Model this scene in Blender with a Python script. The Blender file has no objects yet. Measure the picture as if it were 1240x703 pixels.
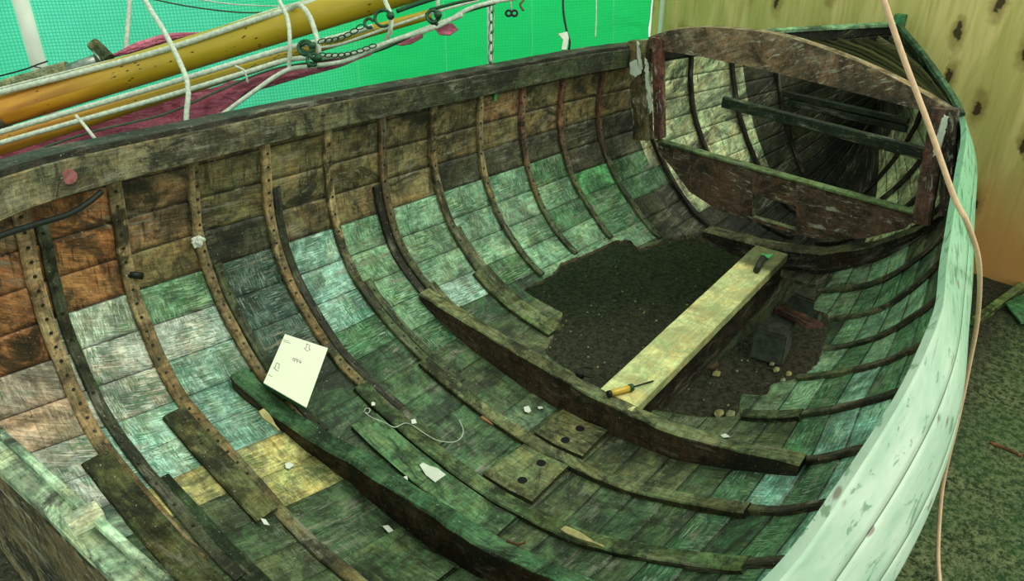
import bpy, bmesh, math, random
import numpy as np
from mathutils import Vector, Matrix, noise as mnoise
random.seed(7)
SC = bpy.context.scene
COL = SC.collection
V = Vector

# ------------------------------------------------------------------ camera geometry (1240x703)
FP = 1008.0; TH = math.radians(30); PSI = math.radians(39.2)
CAM = V((-1.85, -1.34, 2.2))
CF = V((math.cos(TH)*math.cos(PSI), math.cos(TH)*math.sin(PSI), -math.sin(TH)))
CR = V((math.sin(PSI), -math.cos(PSI), 0))
CU = CR.cross(CF)
def ray(px, py): return CF + CR*((px-620)/FP) - CU*((py-351.5)/FP)
def at_z(px, py, z): r = ray(px, py); return CAM + r*((z-CAM.z)/r.z)
def at_x(px, py, x): r = ray(px, py); return CAM + r*((x-CAM.x)/r.x)
def at_d(px, py, d): return CAM + ray(px, py)*d

def srgb(c):
    return tuple(((v/255)/12.92 if v/255 <= .04045 else (((v/255)+.055)/1.055)**2.4) for v in c)
GROUND = -0.30

# ------------------------------------------------------------------ materials
def new_mat(name):
    m = bpy.data.materials.new(name); m.use_nodes = True
    nt = m.node_tree; nt.nodes.clear()
    return m, nt
class NT:
    def __init__(s, nt): s.nt = nt
    def n(s, typ, **kw):
        nd = s.nt.nodes.new(typ)
        for k, v in kw.items():
            if k == 'ins':
                for a, b in v.items():
                    if isinstance(b, bpy.types.NodeSocket): s.nt.links.new(b, nd.inputs[a])
                    else: nd.inputs[a].default_value = b
            else: setattr(nd, k, v)
        return nd
    def noise(s, vec, scale, detail=4, rough=.55, dist=0.0):
        return s.n('ShaderNodeTexNoise', ins={'Vector': vec, 'Scale': scale, 'Detail': detail, 'Roughness': rough, 'Distortion': dist}).outputs['Fac']
    def mapv(s, vec, sc, loc=(0,0,0), rot=(0,0,0)):
        return s.n('ShaderNodeMapping', ins={'Vector': vec, 'Scale': sc, 'Location': loc, 'Rotation': rot}).outputs[0]
    def ramp(s, fac, a, b, lo=0.0, hi=1.0):
        return s.n('ShaderNodeMapRange', interpolation_type='SMOOTHSTEP', ins={0: fac, 1: a, 2: b, 3: lo, 4: hi}).outputs[0]
    def math(s, op, a, b=0.0):
        return s.n('ShaderNodeMath', operation=op, ins={0: a, 1: b}).outputs[0]
    def mix(s, fac, a, b, mode='MIX'):
        nd = s.nt.nodes.new('ShaderNodeMix'); nd.data_type = 'RGBA'; nd.blend_type = mode
        for idx, v in ((0, fac), (6, a), (7, b)):
            if isinstance(v, bpy.types.NodeSocket): s.nt.links.new(v, nd.inputs[idx])
            else:
                nd.inputs[idx].default_value = v if idx == 0 else (tuple(v)+(1,) if len(v) == 3 else v)
        return nd.outputs[2]
    def out(s, col, rough=.8, bump=None, bstr=.5, bdist=.004, spec=.3, metal=0.0):
        b = s.n('ShaderNodeBsdfPrincipled')
        for k, v in (('Base Color', col), ('Roughness', rough), ('Metallic', metal)):
            if isinstance(v, bpy.types.NodeSocket): s.nt.links.new(v, b.inputs[k])
            else: b.inputs[k].default_value = (tuple(v)+(1,) if k == 'Base Color' and len(v) == 3 else v)
        b.inputs['Specular IOR Level'].default_value = spec
        if bump is not None:
            bp = s.n('ShaderNodeBump', ins={'Height': bump, 'Strength': bstr, 'Distance': bdist})
            s.nt.links.new(bp.outputs[0], b.inputs['Normal'])
        o = s.n('ShaderNodeOutputMaterial'); s.nt.links.new(b.outputs[0], o.inputs[0])
        return b

def aged_wood(name, scratch=1.0, grain=1.0, rough=.72, spec=.3, streak=0.5, grime=1.0, salt=1.0, flake=0.0, mott=1.0):
    """Base colour comes from the face colours (paint and timber), wear from noise on UV in metres."""
    m, nt = new_mat(name); N = NT(nt)
    uv = N.n('ShaderNodeUVMap', uv_map='UVMap').outputs[0]
    ca = N.n('ShaderNodeVertexColor', layer_name='Col')
    base = ca.outputs[0]; scr = ca.outputs[1]
    bare = N.math('SUBTRACT', 1.0, scr)
    tone = N.ramp(N.noise(uv, 6.0, 8, .72, .8), .36, .64, .34, 1.6)
    tone2 = N.ramp(N.noise(N.mapv(uv, (1, 1, 1), (3.3, 8.1, 0)), 34.0, 6, .75, .4), .36, .64, .5, 1.45)
    tone = N.math('MULTIPLY', tone, N.n('ShaderNodeMix', ins={0: .65, 2: 1.0, 3: tone2}).outputs[0])
    tone = N.n('ShaderNodeMix', ins={0: mott, 2: 1.0, 3: tone}).outputs[0]
    hue = N.noise(N.mapv(uv, (1, 1, 1), (7.3, 2.1, 0)), 11.0, 6, .7, .5)
    base = N.mix(N.math('MULTIPLY', N.ramp(hue, .47, .62), .55), base, N.mix(1.0, base, (1.22, .92, .70), 'MULTIPLY'))
    base = N.mix(N.math('MULTIPLY', N.ramp(hue, .47, .36), .5), base, N.mix(1.0, base, (.80, 1.08, .95), 'MULTIPLY'))
    fine = N.ramp(N.noise(N.mapv(uv, (9, 110, 1)), 1.0, 5, .7, .3), .25, .75, 1-.45*grain, 1+.45*grain)
    tf = N.math('MULTIPLY', tone, fine)
    c = N.mix(1.0, base, N.n('ShaderNodeCombineColor', ins={0: tf, 1: tf, 2: tf}).outputs[0], 'MULTIPLY')
    # paint scraped across and along the plank: darker old paint shows through
    s1 = N.noise(N.mapv(uv, (230, 20, 1), (0, 0, 0), (0, 0, .22)), 1.0, 4, .8, .5)
    s2 = N.noise(N.mapv(uv, (15, 190, 1), (3, 1, 0), (0, 0, -.10)), 1.0, 4, .8, .5)
    reg = N.noise(N.mapv(uv, (1, 1, 1), (5, 9, 0)), 7.0, 3, .5)
    pick = N.ramp(reg, .44, .56)
    s = N.n('ShaderNodeMix', ins={0: pick, 2: s1, 3: s2}).outputs[0]
    cover = N.ramp(N.noise(N.mapv(uv, (1, 1, 1), (2, 17, 0)), 8.0, 6, .65), .36, .62, .28, 1.0)
    smask = N.math('MULTIPLY', N.math('MULTIPLY', N.math('MULTIPLY', N.ramp(s, .49, .55), scr), scratch), cover)
    under = N.mix(1.0, base, (.22, .50, .30), 'MULTIPLY')
    c = N.mix(smask, c, under)
    lt = N.math('MULTIPLY', N.math('MULTIPLY', N.ramp(s, .47, .37), scr), .9*scratch)
    c = N.mix(lt, c, N.mix(.55, N.mix(1.0, base, (1.7, 1.7, 1.7), 'MULTIPLY'), (.46, .54, .46)))
    # pale salty bloom on bare wood
    sb = N.noise(N.mapv(uv, (5, 34, 1), (13, 2, 0)), 1.0, 8, .8, .6)
    sreg = N.ramp(N.noise(N.mapv(uv, (1, 1, 1), (19, 3, 0)), 4.5, 3, .5), .44, .62)
    c = N.mix(N.math('MULTIPLY', N.math('MULTIPLY', N.ramp(sb, .50, .62), sreg), .75*salt), c, (.30, .29, .21))
    # mould, rot and tar
    g1 = N.noise(N.mapv(uv, (1, 1.3, 1), (11, 4, 0)), 3.6, 9, .74, .8)
    c = N.mix(N.math('MULTIPLY', N.math('MULTIPLY', N.ramp(g1, .52, .60), .84*grime), N.math('ADD', N.math('MULTIPLY', bare, .72), .28)), c, (.012, .016, .009))
    g2 = N.noise(N.mapv(uv, (55, 6, 1), (1, 4, 0)), 1.0, 6, .75, .5)
    g2m = N.math('MULTIPLY', N.ramp(g2, .53, .64), N.math('ADD', N.math('MULTIPLY', bare, .6), .15))
    c = N.mix(N.math('MULTIPLY', g2m, 1.2*streak*grime), c, (.016, .014, .008))
    vo = N.n('ShaderNodeTexVoronoi', voronoi_dimensions='2D', ins={'Vector': uv, 'Scale': 60.0, 'Randomness': 1.0}).outputs['Distance']
    c = N.mix(N.math('MULTIPLY', N.ramp(vo, .15, .08), N.ramp(N.noise(uv, 14.0, 3, .7), .55, .62)), c, (.008, .010, .006))
    sp = N.noise(N.mapv(uv, (1, 1, 1), (31, 7, 0)), 95.0, 3, .7)
    c = N.mix(N.ramp(sp, .64, .70, 0, .65), c, (.50, .56, .42))
    if flake:
        fk = N.noise(N.mapv(uv, (14, 50, 1), (3, 3, 0)), 1.0, 6, .75, .8)
        fr = N.ramp(N.noise(N.mapv(uv, (1, 1, 1), (9, 1, 0)), 6.0, 3, .6), .45, .58)
        c = N.mix(N.math('MULTIPLY', N.math('MULTIPLY', N.ramp(fk, .55, .60), fr), flake), c, (.42, .40, .30))
    h = N.math('ADD', N.math('MULTIPLY', fine, .5), N.math('MULTIPLY', g1, 1.2))
    h = N.math('ADD', N.math('SUBTRACT', h, N.math('MULTIPLY', smask, .5)), N.math('MULTIPLY', tone2, .25))
    rr = N.ramp(g1, .35, .65, rough+.08, rough-.18)
    N.out(c, rr, h, .7, .005, spec)
    return m
M_WOOD = aged_wood('aged_boat_wood', grime=1.1)
M_HULL = aged_wood('hull_planking_wood', 1.0, .8, .66, .35, .9)
M_TIMBER = aged_wood('rough_timber', .5, .8, .85, .2, .6, 1.0, .7)
M_PALE = aged_wood('pale_plank_wood', .1, .4, .8, .2, .2, .25, 0.0, mott=.4)
M_MAR = aged_wood('worn_maroon_painted_wood', .5, .8, .7, .3, .5, .8, .5, .9)
M_DIRTY = aged_wood('dirty_outer_paint', .5, .5, .8, .2, 1.0, 1.3, .8, .6)

def paint_outer():
    m, nt = new_mat('pale_green_topside_paint'); N = NT(nt)
    uv = N.n('ShaderNodeUVMap', uv_map='UVMap').outputs[0]
    n1 = N.noise(N.mapv(uv, (1, 3, 1)), 3.0, 5, .6)
    c = N.mix(N.ramp(n1, .3, .7), srgb((158, 188, 164)), srgb((196, 212, 192)))
    # greener near the bow
    x = N.n('ShaderNodeSeparateXYZ', ins={0: uv}).outputs[0]
    c = N.mix(N.ramp(x, -.3, 1.3, 0, .8), c, srgb((110, 178, 132)))
    pe = N.noise(N.mapv(uv, (9, 26, 1), (2, 5, 0), (0, 0, .5)), 1.0, 4, .6, .4)
    c = N.mix(N.ramp(pe, .60, .65, 0, .8), c, srgb((104, 140, 108)))
    pe2 = N.noise(N.mapv(uv, (6, 60, 1), (9, 2, 0), (0, 0, .6)), 1.0, 5, .7, .4)
    c = N.mix(N.math('MULTIPLY', N.ramp(pe2, .52, .64, 0, .8), N.ramp(x, .0, .9)), c, srgb((40, 84, 54)))
    kn = N.n('ShaderNodeTexVoronoi', voronoi_dimensions='2D', ins={'Vector': N.mapv(uv, (4, 16, 1)), 'Scale': 1.0}).outputs['Distance']
    c = N.mix(N.math('MULTIPLY', N.ramp(kn, .14, .06, 0, .75), N.ramp(N.noise(uv, 4.0, 2), .56, .6)), c, srgb((112, 84, 82)))
    fr = N.noise(N.mapv(uv, (5, 90, 1)), 1.0, 4, .6)
    c = N.mix(N.ramp(fr, .62, .7, 0, .5), c, srgb((120, 138, 118)))
    c = N.mix(1.0, c, N.n('ShaderNodeVertexColor', layer_name='Col').outputs[0], 'MULTIPLY')
    N.out(c, .55, N.math('ADD', n1, fr), .3, .003, .4)
    return m
M_OUT = paint_outer()

def simple(name, col, rough=.6, metal=0.0, spec=.4, nscale=40, amt=.35, col2=None, bump=.2):
    m, nt = new_mat(name); N = NT(nt)
    tc = N.n('ShaderNodeTexCoord').outputs['Object']
    n = N.noise(tc, nscale, 5, .6)
    c2 = col2 if col2 else tuple(max(0, v*(1-amt)) for v in col)
    N.out(N.mix(N.ramp(n, .35, .65), c2, col), rough, n, bump, .003, spec, metal)
    return m
M_ROPE = simple('pale_rope', srgb((202, 212, 194)), .85, nscale=60, amt=.3)
M_ROPEO = simple('peach_rope', srgb((226, 186, 150)), .8, nscale=60, amt=.2, col2=srgb((206, 172, 140)))
M_CORD = simple('dark_green_cord', srgb((60, 84, 58)), .8)
M_THIN = simple('thin_black_line', srgb((24, 32, 26)), .6)
M_STEEL = simple('weathered_steel', srgb((150, 160, 150)), .38, .8, .5)
M_DSTEEL = simple('blackened_iron', srgb((40, 46, 38)), .55, .5, .4)
M_GSTEEL = simple('green_tarnished_metal', srgb((44, 84, 58)), .45, .6, .5)
M_WHITE = simple('white_plastic_pipe', srgb((232, 238, 226)), .5, nscale=8, amt=.1)
M_FLAKE = simple('white_paint_flake', srgb((214, 222, 204)), .8, nscale=30, amt=.15)
M_CONC = simple('concrete', srgb((74, 80, 66)), .95, nscale=25, amt=.5)
M_SAIL = None

def varnish():
    m, nt = new_mat('varnished_spar'); N = NT(nt)
    uv = N.n('ShaderNodeUVMap', uv_map='UVMap').outputs[0]
    n1 = N.noise(N.mapv(uv, (2, 16, 1)), 1.0, 5, .6, .4)
    c = N.mix(N.ramp(n1, .3, .7), srgb((160, 100, 28)), srgb((212, 154, 48)))
    x = N.n('ShaderNodeSeparateXYZ', ins={0: uv}).outputs[0]
    c = N.mix(N.ramp(x, .5, 1.5, 0, .75), c, srgb((168, 156, 36)))
    k = N.n('ShaderNodeTexVoronoi', voronoi_dimensions='2D', ins={'Vector': N.mapv(uv, (16, 42, 1)), 'Scale': 1.0}).outputs['Distance']
    kk = N.math('MULTIPLY', N.ramp(k, .16, .09), N.ramp(N.noise(uv, 5, 2), .53, .58))
    c = N.mix(kk, c, (.02, .016, .006))
    N.out(c, .34, n1, .1, .002, .45)
    return m
M_VARN = varnish()

def sailcloth():
    m, nt = new_mat('maroon_sailcloth'); N = NT(nt)
    tc = N.n('ShaderNodeTexCoord').outputs['Object']
    n = N.noise(tc, 9, 4, .6, .6)
    c = N.mix(N.ramp(n, .3, .7), srgb((176, 76, 104)), srgb((232, 130, 156)))
    n2 = N.noise(N.mapv(tc, (3, 3, 9)), 3.0, 4, .6, 1.5)
    N.out(c, .5, n2, 1.0, .05, .4)
    return m
M_SAIL = sailcloth()

def tarp_mat():
    m, nt = new_mat('green_woven_tarpaulin'); N = NT(nt)
    uv = N.n('ShaderNodeUVMap', uv_map='UVMap').outputs[0]
    sx = N.n('ShaderNodeSeparateXYZ', ins={0: uv})
    x = sx.outputs[0]; y = sx.outputs[1]
    def grid(v):
        f = N.math('FRACT', N.math('MULTIPLY', v, 50.0))
        return N.ramp(N.math('ABSOLUTE', N.math('SUBTRACT', f, .5)), .28, .48)
    g = N.math('MAXIMUM', grid(x), grid(y))
    wide = N.noise(uv, 1.2, 3, .5)
    side = N.math('ADD', x, N.math('MULTIPLY', wide, .35))
    turq = N.mix(g, (.22, .98, .72), (.05, .74, .46))
    green = N.mix(N.math('MULTIPLY', g, .45), (.035, .86, .24), (.015, .64, .18))
    c = N.mix(N.ramp(side, 3.2, 4.6), turq, green)
    c = N.mix(N.ramp(wide, .35, .65, 0, .25), c, (.01, .6, .25))
    seam = N.ramp(N.math('ABSOLUTE', N.math('SUBTRACT', N.math('FRACT', N.math('MULTIPLY', x, 1.6)), .5)), .012, .004, 0, .35)
    c = N.mix(seam, c, srgb((120, 240, 180)))
    wr = N.noise(N.mapv(uv, (3, 7, 1), (0, 0, 0), (0, 0, .5)), 1.0, 4, .6, 1.2)
    bp = N.n('ShaderNodeBump', ins={'Height': wr, 'Strength': .7, 'Distance': .05})
    d = N.n('ShaderNodeBsdfDiffuse', ins={'Color': c, 'Normal': bp.outputs[0]})
    t = N.n('ShaderNodeBsdfTranslucent', ins={'Color': c, 'Normal': bp.outputs[0]})
    mx = N.n('ShaderNodeMixShader', ins={0: .62, 1: d.outputs[0], 2: t.outputs[0]})
    o = N.n('ShaderNodeOutputMaterial'); nt.links.new(mx.outputs[0], o.inputs[0])
    return m
M_TARP = tarp_mat()

def plywood():
    m, nt = new_mat('knotty_plywood'); N = NT(nt)
    uv = N.n('ShaderNodeUVMap', uv_map='UVMap').outputs[0]
    g = N.noise(N.mapv(uv, (34, 2.0, 1)), 1.0, 5, .6, .5)
    w = N.noise(N.mapv(uv, (5, .8, 1), (3, 0, 0)), 1.0, 4, .6, 1.0)
    c = N.mix(N.ramp(w, .35, .65), srgb((202, 186, 112)), srgb((234, 208, 140)))
    c = N.mix(N.ramp(g, .45, .75, 0, .45), c, srgb((168, 136, 70)))
    sep = N.n('ShaderNodeSeparateXYZ', ins={0: uv})
    band = N.math('ADD', sep.outputs[1], N.math('MULTIPLY', N.noise(uv, 2.5, 3), .5))
    c = N.mix(N.ramp(band, 1.15, .45, 0, .8), c, srgb((214, 138, 80)))
    wv = N.n('ShaderNodeVectorMath', operation='ADD', ins={0: N.mapv(uv, (6.0, 2.6, 1), (0, .3, 0)), 1: N.n('ShaderNodeVectorMath', operation='SCALE', ins={0: N.n('ShaderNodeTexNoise', ins={'Vector': uv, 'Scale': 22.0, 'Detail': 3.0}).outputs[1], 'Scale': .30}).outputs[0]}).outputs[0]
    vn = N.n('ShaderNodeTexVoronoi', voronoi_dimensions='2D', ins={'Vector': wv, 'Scale': 1.0, 'Randomness': 1.0})
    kn = vn.outputs['Distance']; rc = N.n('ShaderNodeSeparateXYZ', ins={0: vn.outputs['Color']}).outputs[0]
    on = N.ramp(rc, .52, .56)
    c = N.mix(N.math('MULTIPLY', N.ramp(kn, .40, .12), N.math('MULTIPLY', on, .6)), c, srgb((130, 96, 44)))
    c = N.mix(N.math('MULTIPLY', N.ramp(kn, .15, .09), N.math('MULTIPLY', on, .9)), c, (.03, .018, .008))
    st = N.noise(N.mapv(uv, (1, 1, 1), (8, 3, 0)), 14, 5, .7)
    c = N.mix(N.ramp(st, .70, .74, 0, .5), c, (.10, .08, .04))
    N.out(c, .7, g, .25, .003, .3)
    return m
M_PLY = plywood()

def ground_mat():
    m, nt = new_mat('mossy_dirt_ground'); N = NT(nt)
    tc = N.n('ShaderNodeTexCoord').outputs['Object']
    n1 = N.noise(tc, 3.0, 6, .6); n2 = N.noise(tc, 42.0, 6, .8); n3 = N.noise(tc, 190.0, 3, .7)
    xs = N.n('ShaderNodeSeparateXYZ', ins={0: tc})
    # under the boat: bare dark earth, outside: mossy gravel
    out_f = N.ramp(N.math('ADD', xs.outputs[1], N.math('MULTIPLY', n1, .2)), -.75, -1.05)
    earth = N.mix(N.ramp(n2, .35, .65), (.026, .025, .016), (.11, .10, .065))
    moss = N.mix(N.ramp(n2, .40, .62), (.018, .042, .015), (.26, .30, .14))
    moss = N.mix(N.ramp(n1, .4, .6, 0, .4), moss, (.05, .15, .045))
    c = N.mix(out_f, earth, moss)
    sp = N.n('ShaderNodeTexVoronoi', ins={'Vector': tc, 'Scale': 42.0}).outputs['Distance']
    c = N.mix(N.math('MULTIPLY', N.ramp(sp, .15, .09), N.ramp(n1, .5, .56, .12, .8)), c, (.40, .40, .28))
    c = N.mix(N.ramp(n3, .63, .7, 0, .5), c, (.24, .26, .15))
    h = N.math('ADD', N.math('MULTIPLY', n2, 1.0), N.math('MULTIPLY', n3, .5))
    N.out(c, .95, h, 1.0, .018, .15)
    return m
M_GROUND = ground_mat()

# ------------------------------------------------------------------ mesh helpers
def link(name, me, mat, parent=None):
    o = bpy.data.objects.new(name, me); COL.objects.link(o)
    if mat is not None:
        for mm in (mat if isinstance(mat, (list, tuple)) else [mat]): me.materials.append(mm)
    if parent is not None: o.parent = parent
    return o
def tag(o, label=None, cat=None, group=None, kind=None):
    if label: o['label'] = label
    if cat: o['category'] = cat
    if group: o['group'] = group
    if kind: o['kind'] = kind
    return o
def thing(name, label, cat, loc=(0, 0, 0), group=None):
    o = bpy.data.objects.new(name, None); COL.objects.link(o); o.location = loc
    o.empty_display_size = .05
    bpy.context.view_layer.update()
    return tag(o, label, cat, group)

class MB:
    """collects faces with uv and colour, builds one mesh"""
    def __init__(s): s.v = []; s.f = []; s.uv = []; s.c = []; s.mi = []; s.sm = []
    def face(s, idx, uvs=None, cols=(.2, .2, .2, 0), mi=0, smooth=False):
        s.f.append(tuple(idx)); s.uv.append(uvs or [(0, 0)]*len(idx))
        s.c.append(cols if isinstance(cols, list) else [cols]*len(idx)); s.mi.append(mi); s.sm.append(smooth)
    def build(s, name, mat, parent=None, origin=None):
        off = V(origin) if origin is not None else V((0, 0, 0))
        me = bpy.data.meshes.new(name)
        me.from_pydata([tuple(V(p)-off) for p in s.v], [], s.f)
        n = len(me.loops)
        if len(s.uv) == len(me.polygons):
            me.uv_layers.new(name='UVMap'); me.color_attributes.new('Col', 'FLOAT_COLOR', 'CORNER')
            uvl = me.uv_layers['UVMap']; ca = me.color_attributes['Col']
            uvl.data.foreach_set('uv', np.array([c for f in s.uv for c in f], dtype=np.float32).ravel())
            ca.data.foreach_set('color', np.array([tuple(c) if len(c) == 4 else tuple(c)+(0,) for f in s.c for c in f], dtype=np.float32).ravel())
            me.polygons.foreach_set('material_index', s.mi); me.polygons.foreach_set('use_smooth', s.sm)
        me.update()
        o = link(name, me, mat, parent)
        if parent is None and origin is not None: o.location = off
        elif parent is not None:
            o.location = (off - V(parent_world(parent))) if True else off
        return o
def parent_world(p):
    w = V((0, 0, 0))
    while p is not None: w = w + p.location; p = p.parent
    return w

def jit(p, a, s=9.0, seed=0.0):
    q = V(p)*s + V((seed, seed*1.7, -seed))
    return V(p) + mnoise.noise_vector(q)*a

def resample(pts, step):
    out = [V(pts[0])]
    for a, b in zip(pts, pts[1:]):
        a = V(a); b = V(b); n = max(1, int((b-a).length/step))
        for i in range(1, n+1): out.append(a.lerp(b, i/n))
    return out
def smooth_pts(pts, n=8):
    P = [V(p) for p in pts]
    if len(P) < 3: return P
    Q = [P[0]*2-P[1]] + P + [P[-1]*2-P[-2]]
    out = []
    for i in range(1, len(Q)-2):
        for k in range(n):
            t = k/n
            out.append(.5*((2*Q[i]) + (Q[i+1]-Q[i-1])*t + (2*Q[i-1]-5*Q[i]+4*Q[i+1]-Q[i+2])*t*t + (3*Q[i]-Q[i-1]-3*Q[i+1]+Q[i+2])*t**3))
    out.append(P[-1]); return out

def sweep(mb, pts, ups, prof, col=(.2, .2, .2, 0), caps=True, jitter=0.0, scale=None, side_cols=None, smooth=False, seed=0, mi=0, u0=0.0):
    """sweep a closed 2-D profile (a along side, b along up) along pts. col: constant or f(point)->rgba"""
    n = len(pts); k = len(prof); base = len(mb.v); us = [u0]
    for i in range(1, n): us.append(us[-1]+(V(pts[i])-V(pts[i-1])).length)
    per = [0.0]
    for j in range(k):
        a = prof[j]; b = prof[(j+1) % k]; per.append(per[-1]+math.hypot(b[0]-a[0], b[1]-a[1]))
    for i in range(n):
        t = (V(pts[min(i+1, n-1)])-V(pts[max(i-1, 0)])).normalized()
        up = V(ups[i]) if isinstance(ups, list) else V(ups)
        up = (up - t*up.dot(t)).normalized(); sd = t.cross(up)
        sc = scale(i/(n-1)) if scale else (1, 1)
        for (a, b) in prof:
            p = V(pts[i]) + sd*(a*sc[0]) + up*(b*sc[1])
            mb.v.append(jit(p, jitter, 14, seed) if jitter else p)
    rnd = seed*3.7
    cs = [col(V(p)) if callable(col) else col for p in pts]
    for i in range(n-1):
        for j in range(k):
            j2 = (j+1) % k
            idx = (base+i*k+j, base+i*k+j2, base+(i+1)*k+j2, base+(i+1)*k+j)
            c0, c1 = cs[i], cs[i+1]
            if side_cols and side_cols[j] is not None:
                m_ = side_cols[j]; c0 = tuple(c0[q]*m_[q] for q in range(3))+(c0[3],); c1 = tuple(c1[q]*m_[q] for q in range(3))+(c1[3],)
            mb.face(idx, [(us[i]+rnd, per[j]+rnd), (us[i]+rnd, per[j+1]+rnd), (us[i+1]+rnd, per[j+1]+rnd), (us[i+1]+rnd, per[j]+rnd)], [c0, c0, c1, c1], mi, smooth)
    if caps:
        uvc = [(a+rnd, b+rnd) for a, b in prof]
        mb.face([base+j for j in range(k)][::-1], uvc[::-1], cs[0], mi)
        mb.face([base+(n-1)*k+j for j in range(k)], uvc, cs[-1], mi)
def rect(w, h, c=.15, b0=0.0):
    """profile of width w, height h standing on b0, with small chamfers"""
    e = min(w, h)*c; a = w/2
    return [(-a, b0+e), (-a, b0+h-e), (-a+e, b0+h), (a-e, b0+h), (a, b0+h-e), (a, b0+e), (a-e, b0), (-a+e, b0)]
def circ(r, k=8): return [(r*math.cos(2*math.pi*j/k), -r*math.sin(2*math.pi*j/k)) for j in range(k)]
def tube(mb, pts, r, k=8, col=(.2, .2, .2, 0), scale=None):
    ups = []; up = V((0, 0, 1)); P = [V(p) for p in pts]
    for i in range(len(P)):
        t = (P[min(i+1, len(P)-1)]-P[max(i-1, 0)]).normalized()
        up = up - t*up.dot(t)
        if up.length < 1e-3: up = V((1, .3, .2)) - t*V((1, .3, .2)).dot(t)
        up.normalize(); ups.append(up.copy())
    sweep(mb, P, ups, circ(r, k), col, True, scale=scale, smooth=True)
def laid(mb, pts, r, pitch=.035):
    """three-strand laid rope"""
    P = resample(pts, r*.55); ups = []; up = V((0, 0, 1)); L = 0; n = len(P); k = 9; base = len(mb.v)
    for i in range(n):
        t = (P[min(i+1, n-1)]-P[max(i-1, 0)]).normalized()
        up = up - t*up.dot(t)
        if up.length < 1e-3: up = V((1, .3, .2)) - t*V((1, .3, .2)).dot(t)
        up.normalize(); sd = t.cross(up)
        if i: L += (P[i]-P[i-1]).length
        for j in range(k):
            a = 2*math.pi*j/k
            rr = r*(.84+.22*abs(math.cos(1.5*(a - 2*math.pi*L/pitch/1.0))))
            mb.v.append(P[i]+(up*math.cos(a)+sd*math.sin(a))*rr)
    for i in range(n-1):
        for j in range(k):
            j2 = (j+1) % k
            mb.face((base+i*k+j, base+(i+1)*k+j, base+(i+1)*k+j2, base+i*k+j2), smooth=True)
    mb.face([base+j for j in range(k)]); mb.face([base+(n-1)*k+j for j in range(k)][::-1])
def prism(mb, poly, axis0, axisd, col=(.2, .2, .2, 0), side_col=None, jitter=0.0):
    """poly: list of 3-D points (planar, may be concave); extruded by axisd"""
    n = len(poly); base = len(mb.v)
    P = [V(p) for p in poly]; D = V(axisd)
    for p in P: mb.v.append(jit(p, jitter, 10))
    for p in P: mb.v.append(jit(p, jitter, 10)+D)
    a = (P[1]-P[0]).normalized(); nn = D.normalized(); b = nn.cross(a)
    uvs = [((p-P[0]).dot(a)+axis0, (p-P[0]).dot(b)+axis0) for p in P]
    # triangulate with bmesh
    bm = bmesh.new(); vs = [bm.verts.new(p) for p in P]; f = bm.faces.new(vs)
    for i, v_ in enumerate(vs): v_.index = i
    bmesh.ops.triangulate(bm, faces=[f]); tris = [[v_.index for v_ in ff.verts] for ff in bm.faces]
    nrm = sum((ff.normal for ff in bm.faces), V((0, 0, 0))); bm.free()
    flip = nrm.dot(D) > 0
    for t in tris:
        t1 = t[::-1] if flip else t
        mb.face([base+i for i in t1], [uvs[i] for i in t1], col)
        t2 = t1[::-1]
        mb.face([base+n+i for i in t2], [uvs[i] for i in t2], col)
    L = axis0; dl = D.length
    for i in range(n):
        j = (i+1) % n; l = (P[j]-P[i]).length
        q = (base+i, base+n+i, base+n+j, base+j); u = [(L, 0), (L, dl), (L+l, dl), (L+l, 0)]
        if not flip: q = q[::-1]; u = u[::-1]
        mb.face(q, u, side_col or col); L += l
def blob(mb, c, r, seed=0, n=7, col=(.2, .2, .2, 0), flat=1.0, amp=.35):
    base = len(mb.v); c = V(c); rx, ry, rz = (r, r, r) if not isinstance(r, tuple) else r
    for i in range(n+1):
        th = math.pi*i/n
        for j in range(n*2):
            ph = math.pi*j/n
            d = V((math.sin(th)*math.cos(ph), math.sin(th)*math.sin(ph), math.cos(th)))
            k = 1+amp*mnoise.noise(d*1.7+V((seed, seed, 0)))
            mb.v.append(c+V((d.x*rx, d.y*ry, d.z*rz*flat))*k)
    for i in range(n):
        for j in range(n*2):
            j2 = (j+1) % (n*2)
            mb.face((base+i*n*2+j, base+(i+1)*n*2+j, base+(i+1)*n*2+j2, base+i*n*2+j2), cols=col, smooth=False)

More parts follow.
